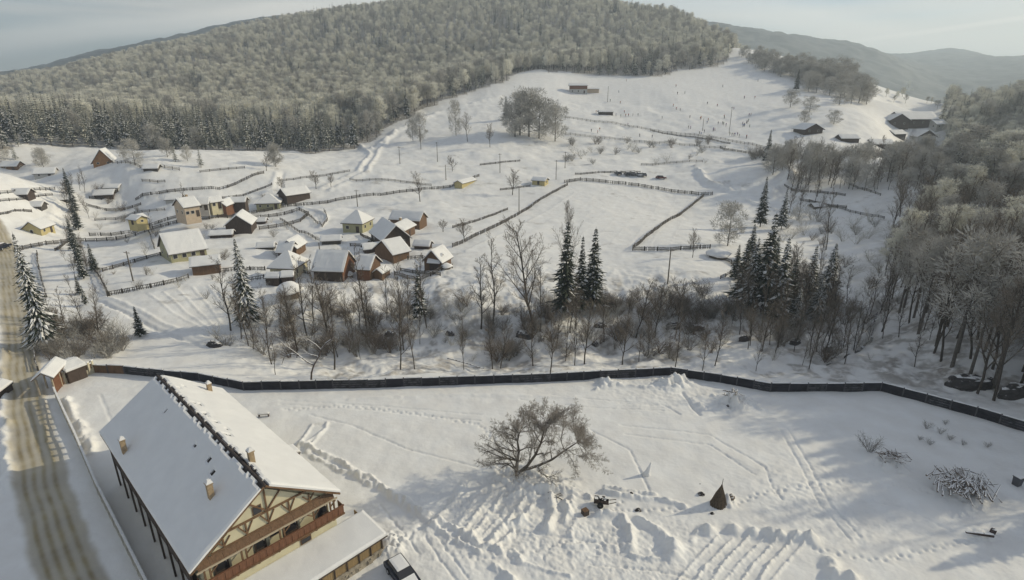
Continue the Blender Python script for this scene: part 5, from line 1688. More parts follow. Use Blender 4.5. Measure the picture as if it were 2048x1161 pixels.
def teepee():
    p = at(1436, 1010)
    o = empty('hay_cone', p, 0, 'dark pointed stack of weathered stalks with a tall thin tip in the yard', 'stack')
    h = 2.5
    for k in range(64):
        a = 6.283 * k / 64 + random.uniform(-.06, .06); r_ = random.uniform(.68, .86)
        m = MB(); top = Vector((.12 + random.uniform(-.05, .05), random.uniform(-.05, .05), h * random.uniform(.78, 1.0)))
        base = Vector((math.cos(a) * r_, math.sin(a) * r_ * .85, -.1)); mid = base.lerp(top, .5) + Vector((math.cos(a), math.sin(a), 0)) * .06
        m.tube([base, mid, top], [.085, .06, .02], 4); m.build('stalk', HAY, o)
    m = MB(); m.tube([(.10, 0, h * .7), (.15, 0, h + .7)], [.05, .02], 5); m.build('centre_pole', BARK, o)
    m = MB(); m.tube([(0, 0, -.2), (.05, 0, 1.0), (.1, 0, 1.9)], [.62, .4, .08], 12); m.build('core', mat('hay_core', (.07, .05, .035), .95), o)


teepee()


def lump(u, v, s, label, mt_, name, cat, seed=0, hs=.6):
    rnd_ = random.Random(seed)
    n, k_ = 10, 5
    vs_ = []; fs = []
    for i in range(k_ + 1):
        f = i / k_
        for j in range(n):
            a = 6.283 * j / n
            r_ = math.cos(f * 1.5) ** .7 * s * (.75 + .5 * rnd_.random())
            vs_.append((math.cos(a) * r_, math.sin(a) * r_ * .8, -.1 + f * s * hs * 2 * (.9 + .2 * rnd_.random())))
    for i in range(k_):
        for j in range(n):
            fs.append((i * n + j, i * n + (j + 1) % n, (i + 1) * n + (j + 1) % n, (i + 1) * n + j))
    fs.append(tuple(range(k_ * n, (k_ + 1) * n)))
    m_ = MB(); m_.add(vs_, fs)
    o_ = m_.build(name, mt_, None, loc=at(u, v)); tag(o_, label, cat)
    return o_


DARKL = mat('dark_lump', (.05, .042, .04), .95, noise=.4, nscale=4, snow=.18, bump=.4)
lump(1402, 990, .38, 'small dark clod left of the pointed stalk stack', DARKL, 'clod', 'clod', 1)
lump(1460, 1003, .42, 'snow-dusted mound touching the right of the stalk stack', mat('brown_mound', (.16, .12, .09), .95, noise=.3, nscale=3, snow=.3), 'mound', 'mound', 2)
lump(1276, 1020, .34, 'dark snowy stone between the ridges of the yard', DARKL, 'stone', 'stone', 3)
lump(1424, 1028, .25, 'little dark clod in front of the stalk stack', DARKL, 'clod', 'clod', 4)
lump(1400, 1028 - 60, .12, 'tiny dark clod behind the stalk stack', DARKL, 'clod', 'clod', 5)
lump(1455, 815, .22, 'dark stone showing in the snowy rubble heap', DARKL, 'stone', 'stone', 6)
lump(1262, 992, .2, 'small stone at the start of the snow ridge', DARKL, 'stone', 'stone', 7)
# wooden crate and the dark snow-dusted cart
o = empty('crate', at(1170, 1030), .5, 'brown wooden crate half sunk in the snow', 'crate')
for k in range(4):
    for s_ in (-1, 1):
        m = MB(); m.box((0, s_ * .28, .07 + k * .14), (.6, .03, .12)); m.build('slat', WOODD, o)
        m = MB(); m.box((s_ * .30, 0, .07 + k * .14), (.03, .53, .12)); m.build('slat', WOODD, o)
m = MB(); m.box((0, 0, .56), (.62, .58, .04)); m.build('lid', WOODB, o)
o = empty('hand_cart', at(1202, 1012), -.15, 'dark old cart with two wheels and scrap on it, dusted with snow', 'cart')
m = MB(); m.box((0, 0, .5), (1.5, .75, .10)); m.build('bed', WOODD, o)
for s_ in (-1, 1):
    m = MB(); m.tube([(-.1, s_ * .45, .33), (-.1, s_ * .53, .33)], [.33, .33], 14); w_ = m.build('wheel', RUBBER, o)
    m = MB(); m.tube([(-.1, s_ * .54, .33), (-.1, s_ * .57, .33)], [.09, .09], 8); m.build('hub', METAL, w_)
    m = MB(); m.beam((.7, s_ * .3, .5), (1.5, s_ * .22, .75), .05, .05); m.build('shaft', WOODD, o)
    m = MB(); m.box((0, s_ * .37, .72), (1.4, .04, .3)); m.build('side_board', WOODD, o)
for k, (x_, y_) in enumerate([(-.5, 0), (-.1, .12), (.3, -.1), (.55, .1)]):
    m = MB(); m.box((x_, y_, .72 + .06 * (k % 2)), (.35, .4, .36), rz=k * .5); m.build('scrap', DARKL, o)
# leaning snow-caked post
o = empty('leaning_post', at(1293, 950), 0, 'snow-caked post leaning to the right in the open yard', 'post')
m = MB(); m.tube([(0, 0, -.2), (.15, .05, .7), (.40, .1, 1.5)], [.12, .10, .06], 7); m.build('post', WOODG, o)
m = MB(); m.tube([(-.03, 0, -.1), (.08, .02, .35), (.26, .06, .95), (.42, .1, 1.55)], [.50, .30, .17, .07], 10); m.build('snow_crust', SNOW, o, smooth_=True)
# bench-like snowed object beside the guesthouse
o = empty('bench', at(528, 833), .1, 'snow-covered garden bench behind the guesthouse roof', 'bench')
m = MB(); m.box((0, 0, .42), (1.4, .4, .06)); m.build('seat', WOODD, o)
for x_ in (-.6, .6):
    m = MB(); m.box((x_, 0, .2), (.08, .36, .42)); m.build('leg', WOODD, o)
m = MB(); snow_slab(m, (-.7, -.2, .45), (.7, -.2, .45), (-.7, .2, .45), (.7, .2, .45), 8, 4, .22); m.build('snow_cap', SNOW, o)
o = link('leaning_board', None)
bpy.data.objects.remove(o)

# dark rocks and the exposed banks of the ravine
def rock(u, v, sx, sz, label, seed):
    rnd_ = random.Random(seed); n, k_ = 12, 6; vs_ = []; fs = []
    for i in range(k_ + 1):
        f = i / k_ * 1.45
        for j in range(n):
            a = 6.283 * j / n; r_ = math.cos(f) ** .5 * (.85 + .28 * rnd_.random())
            vs_.append((math.cos(a) * r_ * sx, math.sin(a) * r_ * sx * .55, -.6 + math.sin(f) * (sz + .6) * (.9 + .18 * rnd_.random())))
    for i in range(k_):
        for j in range(n): fs.append((i * n + j, i * n + (j + 1) % n, (i + 1) * n + (j + 1) % n, (i + 1) * n + j))
    fs.append(tuple(range(k_ * n, (k_ + 1) * n)))
    m_ = MB(); m_.add(vs_, fs); o_ = m_.build('rock', ROCK, None, loc=at(u, v), smooth_=False); o_.rotation_euler = (0, 0, rnd_.uniform(-.4, .4)); tag(o_, label, 'rock')


rock(1940, 768, 2.9, 1.6, 'large dark rock outcrop on the snowy slope behind the right wall', 1)
rock(2035, 792, 2.4, 1.8, 'second dark rock at the right edge above the wall', 2)
rock(1985, 762, 1.0, 1.2, 'small dark rock right of the large outcrop', 3)
for k, (u, v, s_) in enumerate([(1050, 672, 2.0), (1345, 655, 1.6), (1395, 655, 1.8), (430, 692, 1.8), (1590, 690, 1.2), (1655, 705, 1.0), (1200, 655, 1.4), (900, 668, 1.1), (780, 672, 1.2), (1190, 690, .8), (690, 690, .8), (1490, 680, 1.2)]):
    rock(u, v, s_, .9, ['dark undercut bank left of the largest bare tree', 'dark log-like bank right of the sunlit bank', 'long dark ledge above the wall bend', 'dark earth bank at the left end of the ravine', 'dark rock below the bank spruces', 'dark rock by the stream mouth',
                        'dark rock under the spruce pair', 'dark rock under the slim spruce', 'dark stone left of the slim spruce', 'small dark rock in mid-ravine', 'dark rock below the fan-shaped tree', 'dark rock left of the bank spruces'][k], 10 + k)


# stream seen as dark open water between the snowy banks
def ribbon(px, w, name, m_, label=None):
    P = resample([gnd(u, v)[:2] for u, v in px], 1.5)
    vs_ = []; fs = []
    for i, q in enumerate(P):
        t = P[min(i + 1, len(P) - 1)] - P[max(i - 1, 0)]; t = t / np.linalg.norm(t); nn = np.array([-t[1], t[0]])
        ww = w * (1 + .5 * float(vnoise(i / 3., 2, 4)))
        a, b = q + nn * ww / 2, q - nn * ww / 2
        z = min(Hxy(*a), Hxy(*b), Hxy(*q)) + .12
        vs_ += [(*a, z), (*b, z)]
    for i in range(len(P) - 1): fs.append((2 * i, 2 * i + 1, 2 * i + 3, 2 * i + 2))
    m = MB(); m.add(vs_, fs); return tag(m.build(name, m_), kind='structure')


ribbon([(1775, 596), (1755, 622), (1758, 645), (1750, 668), (1735, 682), (1700, 705), (1645, 724)], 1.1, 'stream', WATER)


# ------------------------------------------------------------------ the old tree in the yard and the snowy crooked tree
def yard_tree():
    p = at(1035, 965)
    T_, C_ = MB(), MB()
    rg = random.Random(4)
    cfg = dict(lv=[(9, .40, .8, 4), (7, .55, .75, 3), (6, .6, .7, 2), (0, 0, 0, 1)], wob=.24, up=.0, tl=0, thin=.02, tw=.010, rf=.42, start=[.1, .1, .1, 0], shape=lambda f: 1.1 - .4 * f)
    stems = [
        [(0, 0, -.4), (-.15, 0, .9), (0, .1, 2.0), (.15, .1, 3.2), (0, .2, 4.4), (.2, .2, 5.4)],
        [(.0, 0, .4), (1.1, .3, 1.1), (2.0, .6, 2.2), (2.6, .7, 3.6), (2.9, .8, 5.0), (3.1, .8, 6.0)],
        [(.5, .1, .7), (2.2, .3, 1.0), (3.8, .3, 1.7), (5.2, .4, 2.7), (6.6, .5, 3.6)]]
    rad = [[.24, .21, .17, .13, .10, .06], [.18, .16, .14, .11, .08, .05], [.16, .15, .12, .09, .05]]
    for s_, r_ in zip(stems, rad): T_.tube(s_, r_, 8, 0, cap=False)
    nodes = [(Vector(q), rr_) for s_, r_ in zip(stems, rad) for q, rr_ in list(zip(s_, r_))[1:]]
    # limbs reach out to fill a wide low dome
    for k in range(66):
        a_ = k * 2.39996; f = (k + .5) / 66
        el = f * 1.45
        tgt = Vector((3.2 + math.cos(a_) * math.cos(el) * 7.9, .4 + math.sin(a_) * math.cos(el) * 4.4, 1.0 + math.sin(el) * 7.2 + .6 * rg.random()))
        tgt = Vector((2.5, .4, 1.4)).lerp(tgt, rg.uniform(.62, 1.0))
        q, rr_ = min(nodes, key=lambda n_: (n_[0] - tgt).length + abs(n_[0].z - tgt.z * .6) * .5)
        d = tgt - q; L_ = d.length
        side_ = Vector((rg.uniform(-1, 1), rg.uniform(-1, 1), rg.uniform(-.3, .9))) * L_ * .14
        pts_ = [q, q + d * .35 + side_, q + d * .7 + side_ * .8 + rvec(.12), tgt]
        r0 = min(rr_ * .6, .035 + .018 * L_)
        T_.tube(pts_, [r0, r0 * .75, r0 * .5, r0 * .25], 5, 0, cap=False)
        for t, ln in ((.25, 1.5), (.5, 1.7), (.75, 1.5), (1.0, 1.3)):
            x_ = min(t * 3, 2.99); i_ = int(x_)
            qq = pts_[i_].lerp(pts_[i_ + 1], x_ - i_)
            grow(T_, C_, qq, d.normalized() + rvec(.7) + Vector((0, 0, .25)), ln, r0 * (.55 - .3 * t) + .008, 0, cfg)
    o = empty('old_tree', p, .10, 'wide spreading leafless old tree with a rounded crown of fine twigs alone in the courtyard', 'tree')
    T_.build('trunk', mat('yard_bark', (.12, .10, .078), .9, noise=.4, nscale=6, snow=.12), o); C_.build('crown', mat('yard_twig', (.31, .275, .235), .9, noise=.2, nscale=2), o)


yard_tree()


def crooked():
    p, h = at(622, 762), 1
    SN = mat('snow_laden_bark', (.10, .08, .07), .9, noise=.3, nscale=3, snow=.62)
    T_, C_ = MB(), MB()
    cfg = dict(lv=[(5, .5, .8, 4), (4, .5, .7, 3), (3, .5, .6, 2), (0, 0, 0, 1)], wob=.25, up=.02, tl=3, thin=.0, tw=.02, start=[.2, .2, .2, 0], shape=lambda f: 1 - .4 * f)
    def st(pts_, rads):
        T_.tube(pts_, rads, 7, 0, cap=False)
    st([(0, 0, -.3), (.3, 0, 1.5), (.9, 0, 3.0), (1.9, .1, 4.6), (2.5, .1, 5.9)], [.17, .15, .14, .13, .12])
    st([(2.5, .1, 5.9), (3.5, 0, 7.2), (4.6, 0, 8.0), (5.0, 0, 9.4)], [.16, .14, .12, .05])
    st([(.9, 0, 3.0), (-.2, -.1, 3.6), (-1.4, 0, 4.6), (-2.8, 0, 5.0), (-4.2, 0, 4.4), (-4.9, 0, 2.8)], [.13, .12, .12, .11, .08, .04])
    st([(-1.4, 0, 4.6), (-2.6, 0, 5.6), (-3.9, 0, 6.6), (-4.8, 0, 7.6)], [.11, .09, .07, .04])
    st([(1.9, .1, 4.6), (.8, 0, 4.9), (-.4, 0, 5.2)], [.12, .11, .05])
    st([(2.5, .1, 5.9), (1.6, 0, 7.0), (.2, 0, 7.9), (-1.0, 0, 8.6)], [.10, .09, .07, .03])
    for q, d in (((-4.0, 0, 5), (-1, 0, .6)), ((-3, 0, 5.7), (-.4, .3, 1)), ((4.8, 0, 8.8), (-.3, 0, 1)), ((4.6, 0, 8), (1, 0, .6)), ((.5, 0, 7.6), (-.5, 0, 1)), ((3, 0, 6.6), (.6, .4, .6)), ((.3, 0, 5), (-.8, .2, .6)), ((1.6, 0, 4.2), (1, .2, .4))):
        grow(T_, C_, q, Vector(d), 2.0, .05, 0, cfg)
    o = empty('crooked_tree', p, -.1, 'crooked tree with thick snow-covered limbs leaning right behind the courtyard wall', 'tree')
    o.scale = (.92, .92, .92)
    T_.build('trunk', SN, o)
    if C_.f: C_.build('crown', SN, o)


crooked()
m = MB(); pA, pB = at(895, 722), at(968, 742)
m.tube([Vector((0, 0, .6)), (pB - pA) * .5 + Vector((0, 0, .7)), pB - pA + Vector((0, 0, .6))], [.14, .12, .09], 6)
tag(m.build('fallen_trunk', mat('snow_laden_bark', (0, 0, 0)), None, loc=pA), 'thin fallen trunk lined with snow lying just behind the courtyard wall', 'fallen trunk')
# ------------------------------------------------------------------ vegetation
def place_h(u, v, hpx):
    p = at(u, v)
    d = p.y * CP - (p.z - CAM_H) * SP
    dep = math.atan2(CAM_H - p.z, math.hypot(p.x, p.y))
    return p, hpx * d / FP / max(.6, math.cos(dep))


UNDER = []


def T(u, v, hpx, kind, label, group=None, wide=1.0, k=None):
    p, h = place_h(u, v, hpx)
    protos, h0, cat, name = {
        'snowy': (SPR_SNOWY, 20, 'spruce', 'spruce_tree'), 'dark': (SPR_DARK, 16, 'spruce', 'spruce_tree'), 'mid': (SPR_MID, 16, 'spruce', 'spruce_tree'), 'frostspruce': (SPR_FROST, 20, 'spruce', 'spruce_tree'),
        'big': (BARE_BIG, 18, 'tree', 'bare_tree'), 'slim': (BARE_SLIM, 14, 'tree', 'bare_tree'), 'orch': (BARE_ORCH, 7, 'tree', 'bare_tree'), 'frost': (ROUND_FROST, 14, 'tree', 'frosted_tree')}[kind]
    pr = protos[random.randrange(len(protos)) if k is None else k]
    s = h / h0
    return tree(name, pr, p, s * wide, random.uniform(0, 6.28), label, cat, group, sz=s)


T(94, 696, 226, 'snowy', 'huge spruce heavy with snow standing beside the road at the left edge', wide=.70, k=0)
T(498, 655, 172, 'snowy', 'tall narrow snow-laden spruce in front of the cream farmhouse', wide=.82, k=1)
T(190, 545, 58, 'dark', 'small dark spruce at the field corner behind the roadside spruce')
T(282, 675, 62, 'dark', 'lone small dark spruce in the snowy field left of the ravine', wide=1.1)
T(840, 640, 112, 'mid', 'slim snow-dusted spruce below the L-shaped farmhouse')
T(1130, 632, 182, 'dark', 'tallest dark spruce, left one of the pair beside the big bare tree', wide=.95, k=0)
T(1160, 622, 150, 'dark', 'dark spruce in the middle of the pair at the ravine edge', wide=.8, k=1)
T(1184, 618, 158, 'dark', 'right-hand dark spruce of the close group at the ravine edge', wide=1.0, k=2)
T(1520, 455, 100, 'dark', 'dark pointed spruce standing alone above the right field corner', wide=.9)
T(1562, 462, 82, 'mid', 'slender spruce right of the lone dark spruce by the cleared field')
T(1533, 327, 66, 'dark', 'small dark spruce at the left end of the hedge below the ski slope')
T(1592, 182, 42, 'dark', 'single dark spruce casting a shadow on the open ski slope')
T(1012, 242, 46, 'dark', 'dark spruce at the left of the frosted round trees on the knoll')
ORD = ['first', 'second', 'third', 'fourth', 'fifth', 'sixth', 'seventh', 'eighth', 'ninth', 'tenth', 'eleventh', 'twelfth']
CL = [(1482, 600, 120), (1498, 618, 135), (1522, 628, 190), (1552, 640, 160), (1576, 628, 110), (1612, 615, 120), (1650, 610, 118), (1632, 640, 90), (1500, 520, 70), (1545, 560, 90), (1590, 650, 80), (1470, 560, 70)]
for u, v, h in CL:
    T(u, v, h * 1.02, random.choice(['mid', 'mid', 'dark', 'snowy']), ORD[sorted(q[0] for q in CL).index(u)] + ' spruce from the left in the snowy clump on the ravine bank', 'spruces of the clump on the ravine bank', wide=1.15)
for u, v, h in [(140, 392, 55), (150, 425, 60), (157, 460, 60), (150, 500, 66), (160, 530, 64), (168, 560, 60), (160, 590, 40), (172, 610, 40)]:
    T(u, v, h, random.choice(['dark', 'dark', 'mid']), 'narrow dark spruce in the file of trees running down the left village', 'file of narrow spruces at the left', wide=1.05)
for u, v, h in [(1078, 277, 72), (1058, 274, 84), (1040, 272, 80), (1030, 275, 62)]:
    T(u, v, h, 'frost', 'frosted round-crowned tree in the clump on the knoll below the ski hut', 'frosted trees in the knoll clump', wide=1.25)
T(1110, 282, 68, 'frost', 'single frosted round tree right of the clump on the knoll', wide=1.1)
T(935, 284, 58, 'big', 'bare tree with thin crown on the open slope below the wood'); T(912, 272, 62, 'frost', 'pale frosted tree close to the wood edge above the bare slope tree', wide=.6)
T(840, 285, 52, 'frost', 'small frosted tree beside the sledge track below the wood', wide=.8); T(826, 282, 42, 'frost', 'low frosted tree left of the one beside the sledge track', wide=.8)
T(980, 295, 45, 'orch', 'little dark bare tree standing on the snow below the knoll', wide=.7)
T(905, 343, 30, 'orch', 'tiny bare tree by the yellow shed roofs'); T(1025, 390, 48, 'orch', 'small bare tree left of the yellow hut in the middle field')
T(840, 404, 60, 'big', 'bare bushy tree behind the hip-roofed farmhouse', wide=1.3); T(928, 482, 42, 'orch', 'gnarled orchard tree beside the long field fence', wide=1.2)
T(886, 464, 24, 'orch', 'low spreading orchard tree right of the long barn', wide=1.6); T(632, 376, 34, 'orch', 'bare orchard tree behind the long dark barn', wide=1.2)
T(662, 372, 26, 'orch', 'small bare tree at the lane end right of the long dark barn'); T(533, 342, 30, 'orch', 'ochre-tinged bare tree at the end of the upper fence')
T(565, 385, 30, 'orch', 'bare tree between the lane and the long dark barn'); T(305, 468, 46, 'slim', 'slender bare tree left of the big white-roofed barn')
T(395, 300, 40, 'frost', 'frosted tree at the wood edge above the village'); T(372, 425, 60, 'slim', 'tall thin leafless tree rising above the big white-roofed barn', wide=.8)
T(1455, 492, 80, 'frost', 'dense dark bare tree by the snowy mound at the field corner', wide=1.0); T(1385, 515, 54, 'orch', 'small bare tree by the fence at the field corner', wide=.7)
T(1580, 216, 32, 'frost', 'left one of two round frosted trees on the open ski slope', wide=1.3); T(1619, 223, 28, 'frost', 'right one of two round frosted trees on the open ski slope', wide=1.4)
T(1607, 249, 25, 'frost', 'round frosted tree just above the dark chalet roof', wide=1.2); T(1667, 250, 25, 'frost', 'small frosted bushy tree right of the dark chalet roof', wide=1.4)
# named trees along the ravine
T(1068, 668, 220, 'big', 'largest bare tree with wide crown at the ravine edge left of the spruces', wide=1.05, k=0)
T(1133, 600, 195, 'big', 'very tall pale bare tree rising above the spruce pair', wide=.55, k=1)
T(985, 655, 180, 'slim', 'tall thin bare tree left of the largest bare tree', wide=1.0); T(962, 662, 150, 'slim', 'thin bare tree next to the tall one left of the largest bare tree', wide=1.1)
T(1140, 672, 90, 'big', 'stout bare tree on the sunlit bank under the spruces', wide=1.2)
T(1100, 748, 128, 'slim', 'multi-stemmed bare tree rising right behind the courtyard wall', wide=.9)
T(1350, 738, 118, 'slim', 'straight young bare tree behind the wall bend', wide=.8); T(1404, 742, 104, 'slim', 'leaning young bare tree right of the wall bend', wide=.8)
T(655, 665, 110, 'big', 'bushy fan-shaped bare tree below the dark barns', wide=1.6); T(590, 672, 95, 'big', 'dark bushy bare tree below the cream farmhouse', wide=1.3)
T(718, 655, 90, 'slim', 'forked bare tree below the brown barn', wide=1.2); T(742, 664, 95, 'slim', 'reddish bare tree in front of the brown barn', wide=1.0)
T(560, 650, 75, 'big', 'low bare tree beside the narrow snow-laden spruce', wide=1.2)
def zone(u, v):
    names = [(480, 'at the left end, below the long brown shed'), (560, 'around the narrow snow-laden spruce'), (640, 'below the cream farmhouse'), (710, 'below the large dark barn'), (790, 'below the smaller brown barn'), (880, 'around the slim snow-dusted spruce'), (960, 'below the rightmost village house'),
             (1040, 'left of the largest bare tree'), (1110, 'at the foot of the largest bare tree'), (1200, 'under the spruce group'), (1290, 'right of the spruce group'), (1370, 'at the wall bend'), (1460, 'right of the wall bend'), (1560, 'below the bank spruces'), (3000, 'near the stream mouth')]
    z = next(n for lim, n in names if u < lim)
    wv = np.interp(u, [p[0] for p in WALL_PX], [p[1] for p in WALL_PX]) - v
    return z + (', right behind the courtyard wall' if wv < 48 else ', halfway up the ravine' if wv < 95 else ', on the upper bank')


rav = 'bare trees along the ravine behind the courtyard wall'
rnd = random.Random(5)
pts = []
for k in range(92):
    u = rnd.uniform(460, 1720)
    v = rnd.choice([rnd.uniform(640, 690), rnd.uniform(690, 745), rnd.uniform(735, 765) if u < 1450 else rnd.uniform(690, 740)])
    vw = np.interp(u, [p[0] for p in WALL_PX], [p[1] for p in WALL_PX]) - 30
    v = min(v, vw)
    if all(abs(u - a) + abs(v - b) > 16 for a, b in pts):
        if 1200 < u < 1500 and rnd.random() < .45: continue
        pts.append((u, v))
        T(u, v, rnd.uniform(60, 165) * (1.15 if u < 1000 else .9), 'slim' if rnd.random() < .8 else 'big', 'thin bare tree ' + zone(u, v), rav, wide=rnd.uniform(.6, 1.1))
for k in range(64):
    u = rnd.uniform(1470, 1860); v = rnd.uniform(500, 740) if u > 1600 else rnd.uniform(560, 700)
    T(u, v, rnd.uniform(60, 130), rnd.choice(['slim', 'slim', 'big']), ('bare tree among the spruces on the right bank' if u < 1600 else 'bare tree left of the stream bend' if u < 1730 else 'bare tree between the stream and the right-hand wood'), 'bare trees mixed with the spruces on the right bank', wide=rnd.uniform(.7, 1.1))
for k in range(16):
    u = rnd.uniform(85, 235); v = rnd.uniform(590, 720) if u > 150 else rnd.uniform(640, 705)
    T(u, v, rnd.uniform(40, 85), rnd.choice(['slim', 'orch', 'big']), 'bare scrubby tree in the hollow behind the gate', 'scrubby trees in the hollow behind the gate', wide=rnd.uniform(.7, 1.2))
for k in range(80):
    u = rnd.uniform(1545, 1910); v = rnd.uniform(325, 385) if u > 1600 else rnd.uniform(325, 350)
    T(u, v, rnd.uniform(34, 56) if v < 350 else rnd.uniform(45, 72), rnd.choice(['frost', 'big', 'slim']), 'grey tree in the row below the chalets, ' + ('left end' if u < 1640 else 'below the dark chalet' if u < 1720 else 'middle' if u < 1780 else 'below the lodge' if u < 1840 else 'right end') + (', upper side' if v < 330 else ', lower side'), 'bare trees in the row below the chalets', wide=rnd.uniform(.8, 1.1))
for k in range(14):
    u = rnd.uniform(1570, 1640); v = rnd.uniform(360, 440)
    T(u, v, rnd.uniform(40, 70), rnd.choice(['slim', 'big']), 'bare tree on the bank under the shaded hollow', 'bare trees under the frozen pond')
for k in range(26):
    T(rnd.uniform(132, 182), rnd.uniform(360, 600), rnd.uniform(30, 55), rnd.choice(['slim', 'big']), 'bare tree beside the file of spruces in the left village', 'bare trees beside the file of spruces', wide=.9)
for k in range(230):
    u = rnd.uniform(430, 1740); v = rnd.uniform(612, 722)
    if rnd.random() < .35 + .4 * (700 < v): continue
    p, h = place_h(u, v, rnd.uniform(12, 34)); UNDER.append((p.x, p.y, p.z, h / 2.6, rnd.uniform(0, 6)))
# trees on the open slope, running down to the right
for k in range(72):
    t = rnd.random()
    u = 1480 + 260 * t + rnd.gauss(0, 5); v = 118 + 88 * t ** 1.05 + rnd.gauss(0, 5 + 9 * t)
    T(u, v, 16 + 34 * t * rnd.uniform(.6, 1.15), 'frost', 'grey frosted tree in the belt down the ski slope, ' + ('top end' if t < .25 else 'upper middle' if t < .5 else 'lower middle' if t < .75 else 'bottom end'), 'frosted trees in the belt on the ski slope', wide=1.2)
TINY = []
for k in range(44):
    t = rnd.random()
    u = 1500 + 390 * t; v = 98 + 112 * t + rnd.gauss(0, 6) + 12
    p, h = place_h(u, v, rnd.uniform(8, 18)); TINY.append((p.x, p.y, p.z, h / 18, rnd.uniform(0, 6)))
for k in range(16):
    T(rnd.uniform(-20, 560), rnd.uniform(292, 340), rnd.uniform(22, 50), rnd.choice(['frostspruce', 'frost']), 'frosted tree standing out in front of the wood above the village', 'outlying trees in front of the wood')


def bush(u, v, hpx, lab, grp, kind=0):
    p, h = place_h(u, v, hpx)
    if hpx < 30 and grp in ('leafless shrubs on the ravine banks', 'garden shrubs in the village', 'low shrubs on the terraces below the ski slope', 'shrubs in the hollow behind the gate'):
        UNDER.append((p.x, p.y, p.z, h / 2.6, random.uniform(0, 6.28))); return
    me = (SHRUB_F if kind == 2 else SHRUB)[random.randrange(2 if kind != 1 else 3)]
    s = h / (3.0 if kind == 2 else 2.6)
    o = link('bare_shrub', me, None, p, random.uniform(0, 6.28), (s * 1.3, s * 1.3, s))
    tag(o, lab, 'shrub', grp)


for k in range(140):
    u = rnd.uniform(440, 1730); v = rnd.uniform(615, 720)
    vw = np.interp(u, [p[0] for p in WALL_PX], [p[1] for p in WALL_PX]) - 35
    bush(u, min(v, vw), rnd.uniform(16, 46), 'leafless brown shrub ' + zone(u, v), 'leafless shrubs on the ravine banks', 1)
for k in range(34):
    bush(rnd.uniform(1210, 1460), rnd.uniform(590, 640), rnd.uniform(18, 44), 'dense brown-grey shrub of the thicket above the ravine', 'thicket shrubs above the ravine right of the spruces', 1)
for k in range(36):
    bush(rnd.uniform(1120, 1420), rnd.uniform(285, 330), rnd.uniform(8, 18), 'low frosted shrub on the terraces below the ski slope', 'low shrubs on the terraces below the ski slope', 2)
for k in range(60):
    bush(1500 + k * 4.6 + rnd.uniform(-4, 4), 318 + rnd.uniform(-4, 6), rnd.uniform(12, 24), 'dark hedge shrub in the row above the shaded hollow', 'hedge shrubs above the frozen pond', 0)
for k in range(60):
    bush(rnd.uniform(90, 250), rnd.uniform(660, 722), rnd.uniform(20, 40), 'leafless shrub in the hollow behind the gate', 'shrubs in the hollow behind the gate', rnd.choice([0, 1, 2]))
for k in range(60):
    bush(rnd.uniform(1560, 1800), rnd.uniform(440, 620), rnd.uniform(14, 34), 'frosted scrub on the bank below the cleared hollow at the right', 'garden shrubs in the village', 2)
for k in range(50):
    bush(rnd.uniform(170, 700), rnd.uniform(380, 600), rnd.uniform(8, 20), 'small bare garden shrub in the snowy village', 'garden shrubs in the village', rnd.choice([0, 2]))
for u, v, h in [(1740, 905, 34), (1852, 858, 16), (1880, 868, 14), (1900, 880, 13), (1860, 890, 14), (1925, 890, 10), (1975, 895, 12), (1890, 850, 10), (1840, 880, 10)]:
    bush(u, v, h, 'dry weed tuft poking through shaded snow near the right wall', 'dry weed tufts near the right wall', 0)

# right-hand wood (close) ------------------------------------------------
near = []
rs = np.random.default_rng(3)
for k in range(9000):
    az = rs.uniform(.50, 1.02); r = math.sqrt(rs.uniform(88 ** 2, 235 ** 2))
    x, y = r * math.sin(az), r * math.cos(az)
    u, v = project(x, y, float(base_h(x, y)))
    vedge = np.interp(v, [300, 420, 520, 640, 700, 760, 900], [1820, 1795, 1775, 1800, 1850, 1930, 2060])
    if u < vedge + 25 * float(vnoise(x / 9, y / 9, 3)): continue
    if u > 2060 and v > 960: continue
    if u > 2500: continue
    rw = np.interp(az, _wa, _wr)
    if r < rw + 7: continue
    sp = 2.9 if r < 165 else 4.4
    if any((x - a) ** 2 + (y - b) ** 2 < sp * sp for a, b in near): continue
    near.append((x, y))
near.sort(key=lambda q: math.hypot(*q))
NEAR_N = 150
for i, (x, y) in enumerate(near[:NEAR_N]):
    r = math.hypot(x, y); u0_ = project(x, y, 0)[0]
    fr = random.random() < (.12 if r < 150 else .6)
    pr = random.choice([BARE_FROST[3], BARE_FROST[3], BARE_FROST[2]] if fr else BARE_BIG + BARE_SLIM + BARE_SLIM)
    h = random.uniform(15, 20) * (1.05 if r < 125 else .9 if r < 150 else .76)
    s = h / (14 if pr in BARE_SLIM else 18)
    tree('frosted_tree' if fr else 'bare_tree', pr, (x, y, float(base_h(x, y))), s * .95, random.uniform(0, 6.28), ('grey-crowned' if fr else 'dark bare') + ' tree in the ' + ('front row' if r < 125 else 'middle' if r < 170 else 'back') + (', left edge,' if u0_ < 1850 else ', centre,' if u0_ < 1960 else ', right edge,') + ' of the right-hand wood', 'tree', 'bare trees of the dark wood on the right', sz=s)
T(2015, 640, 150, 'snowy', 'snow-white spruce standing out inside the dark wood at the right edge', wide=.7)
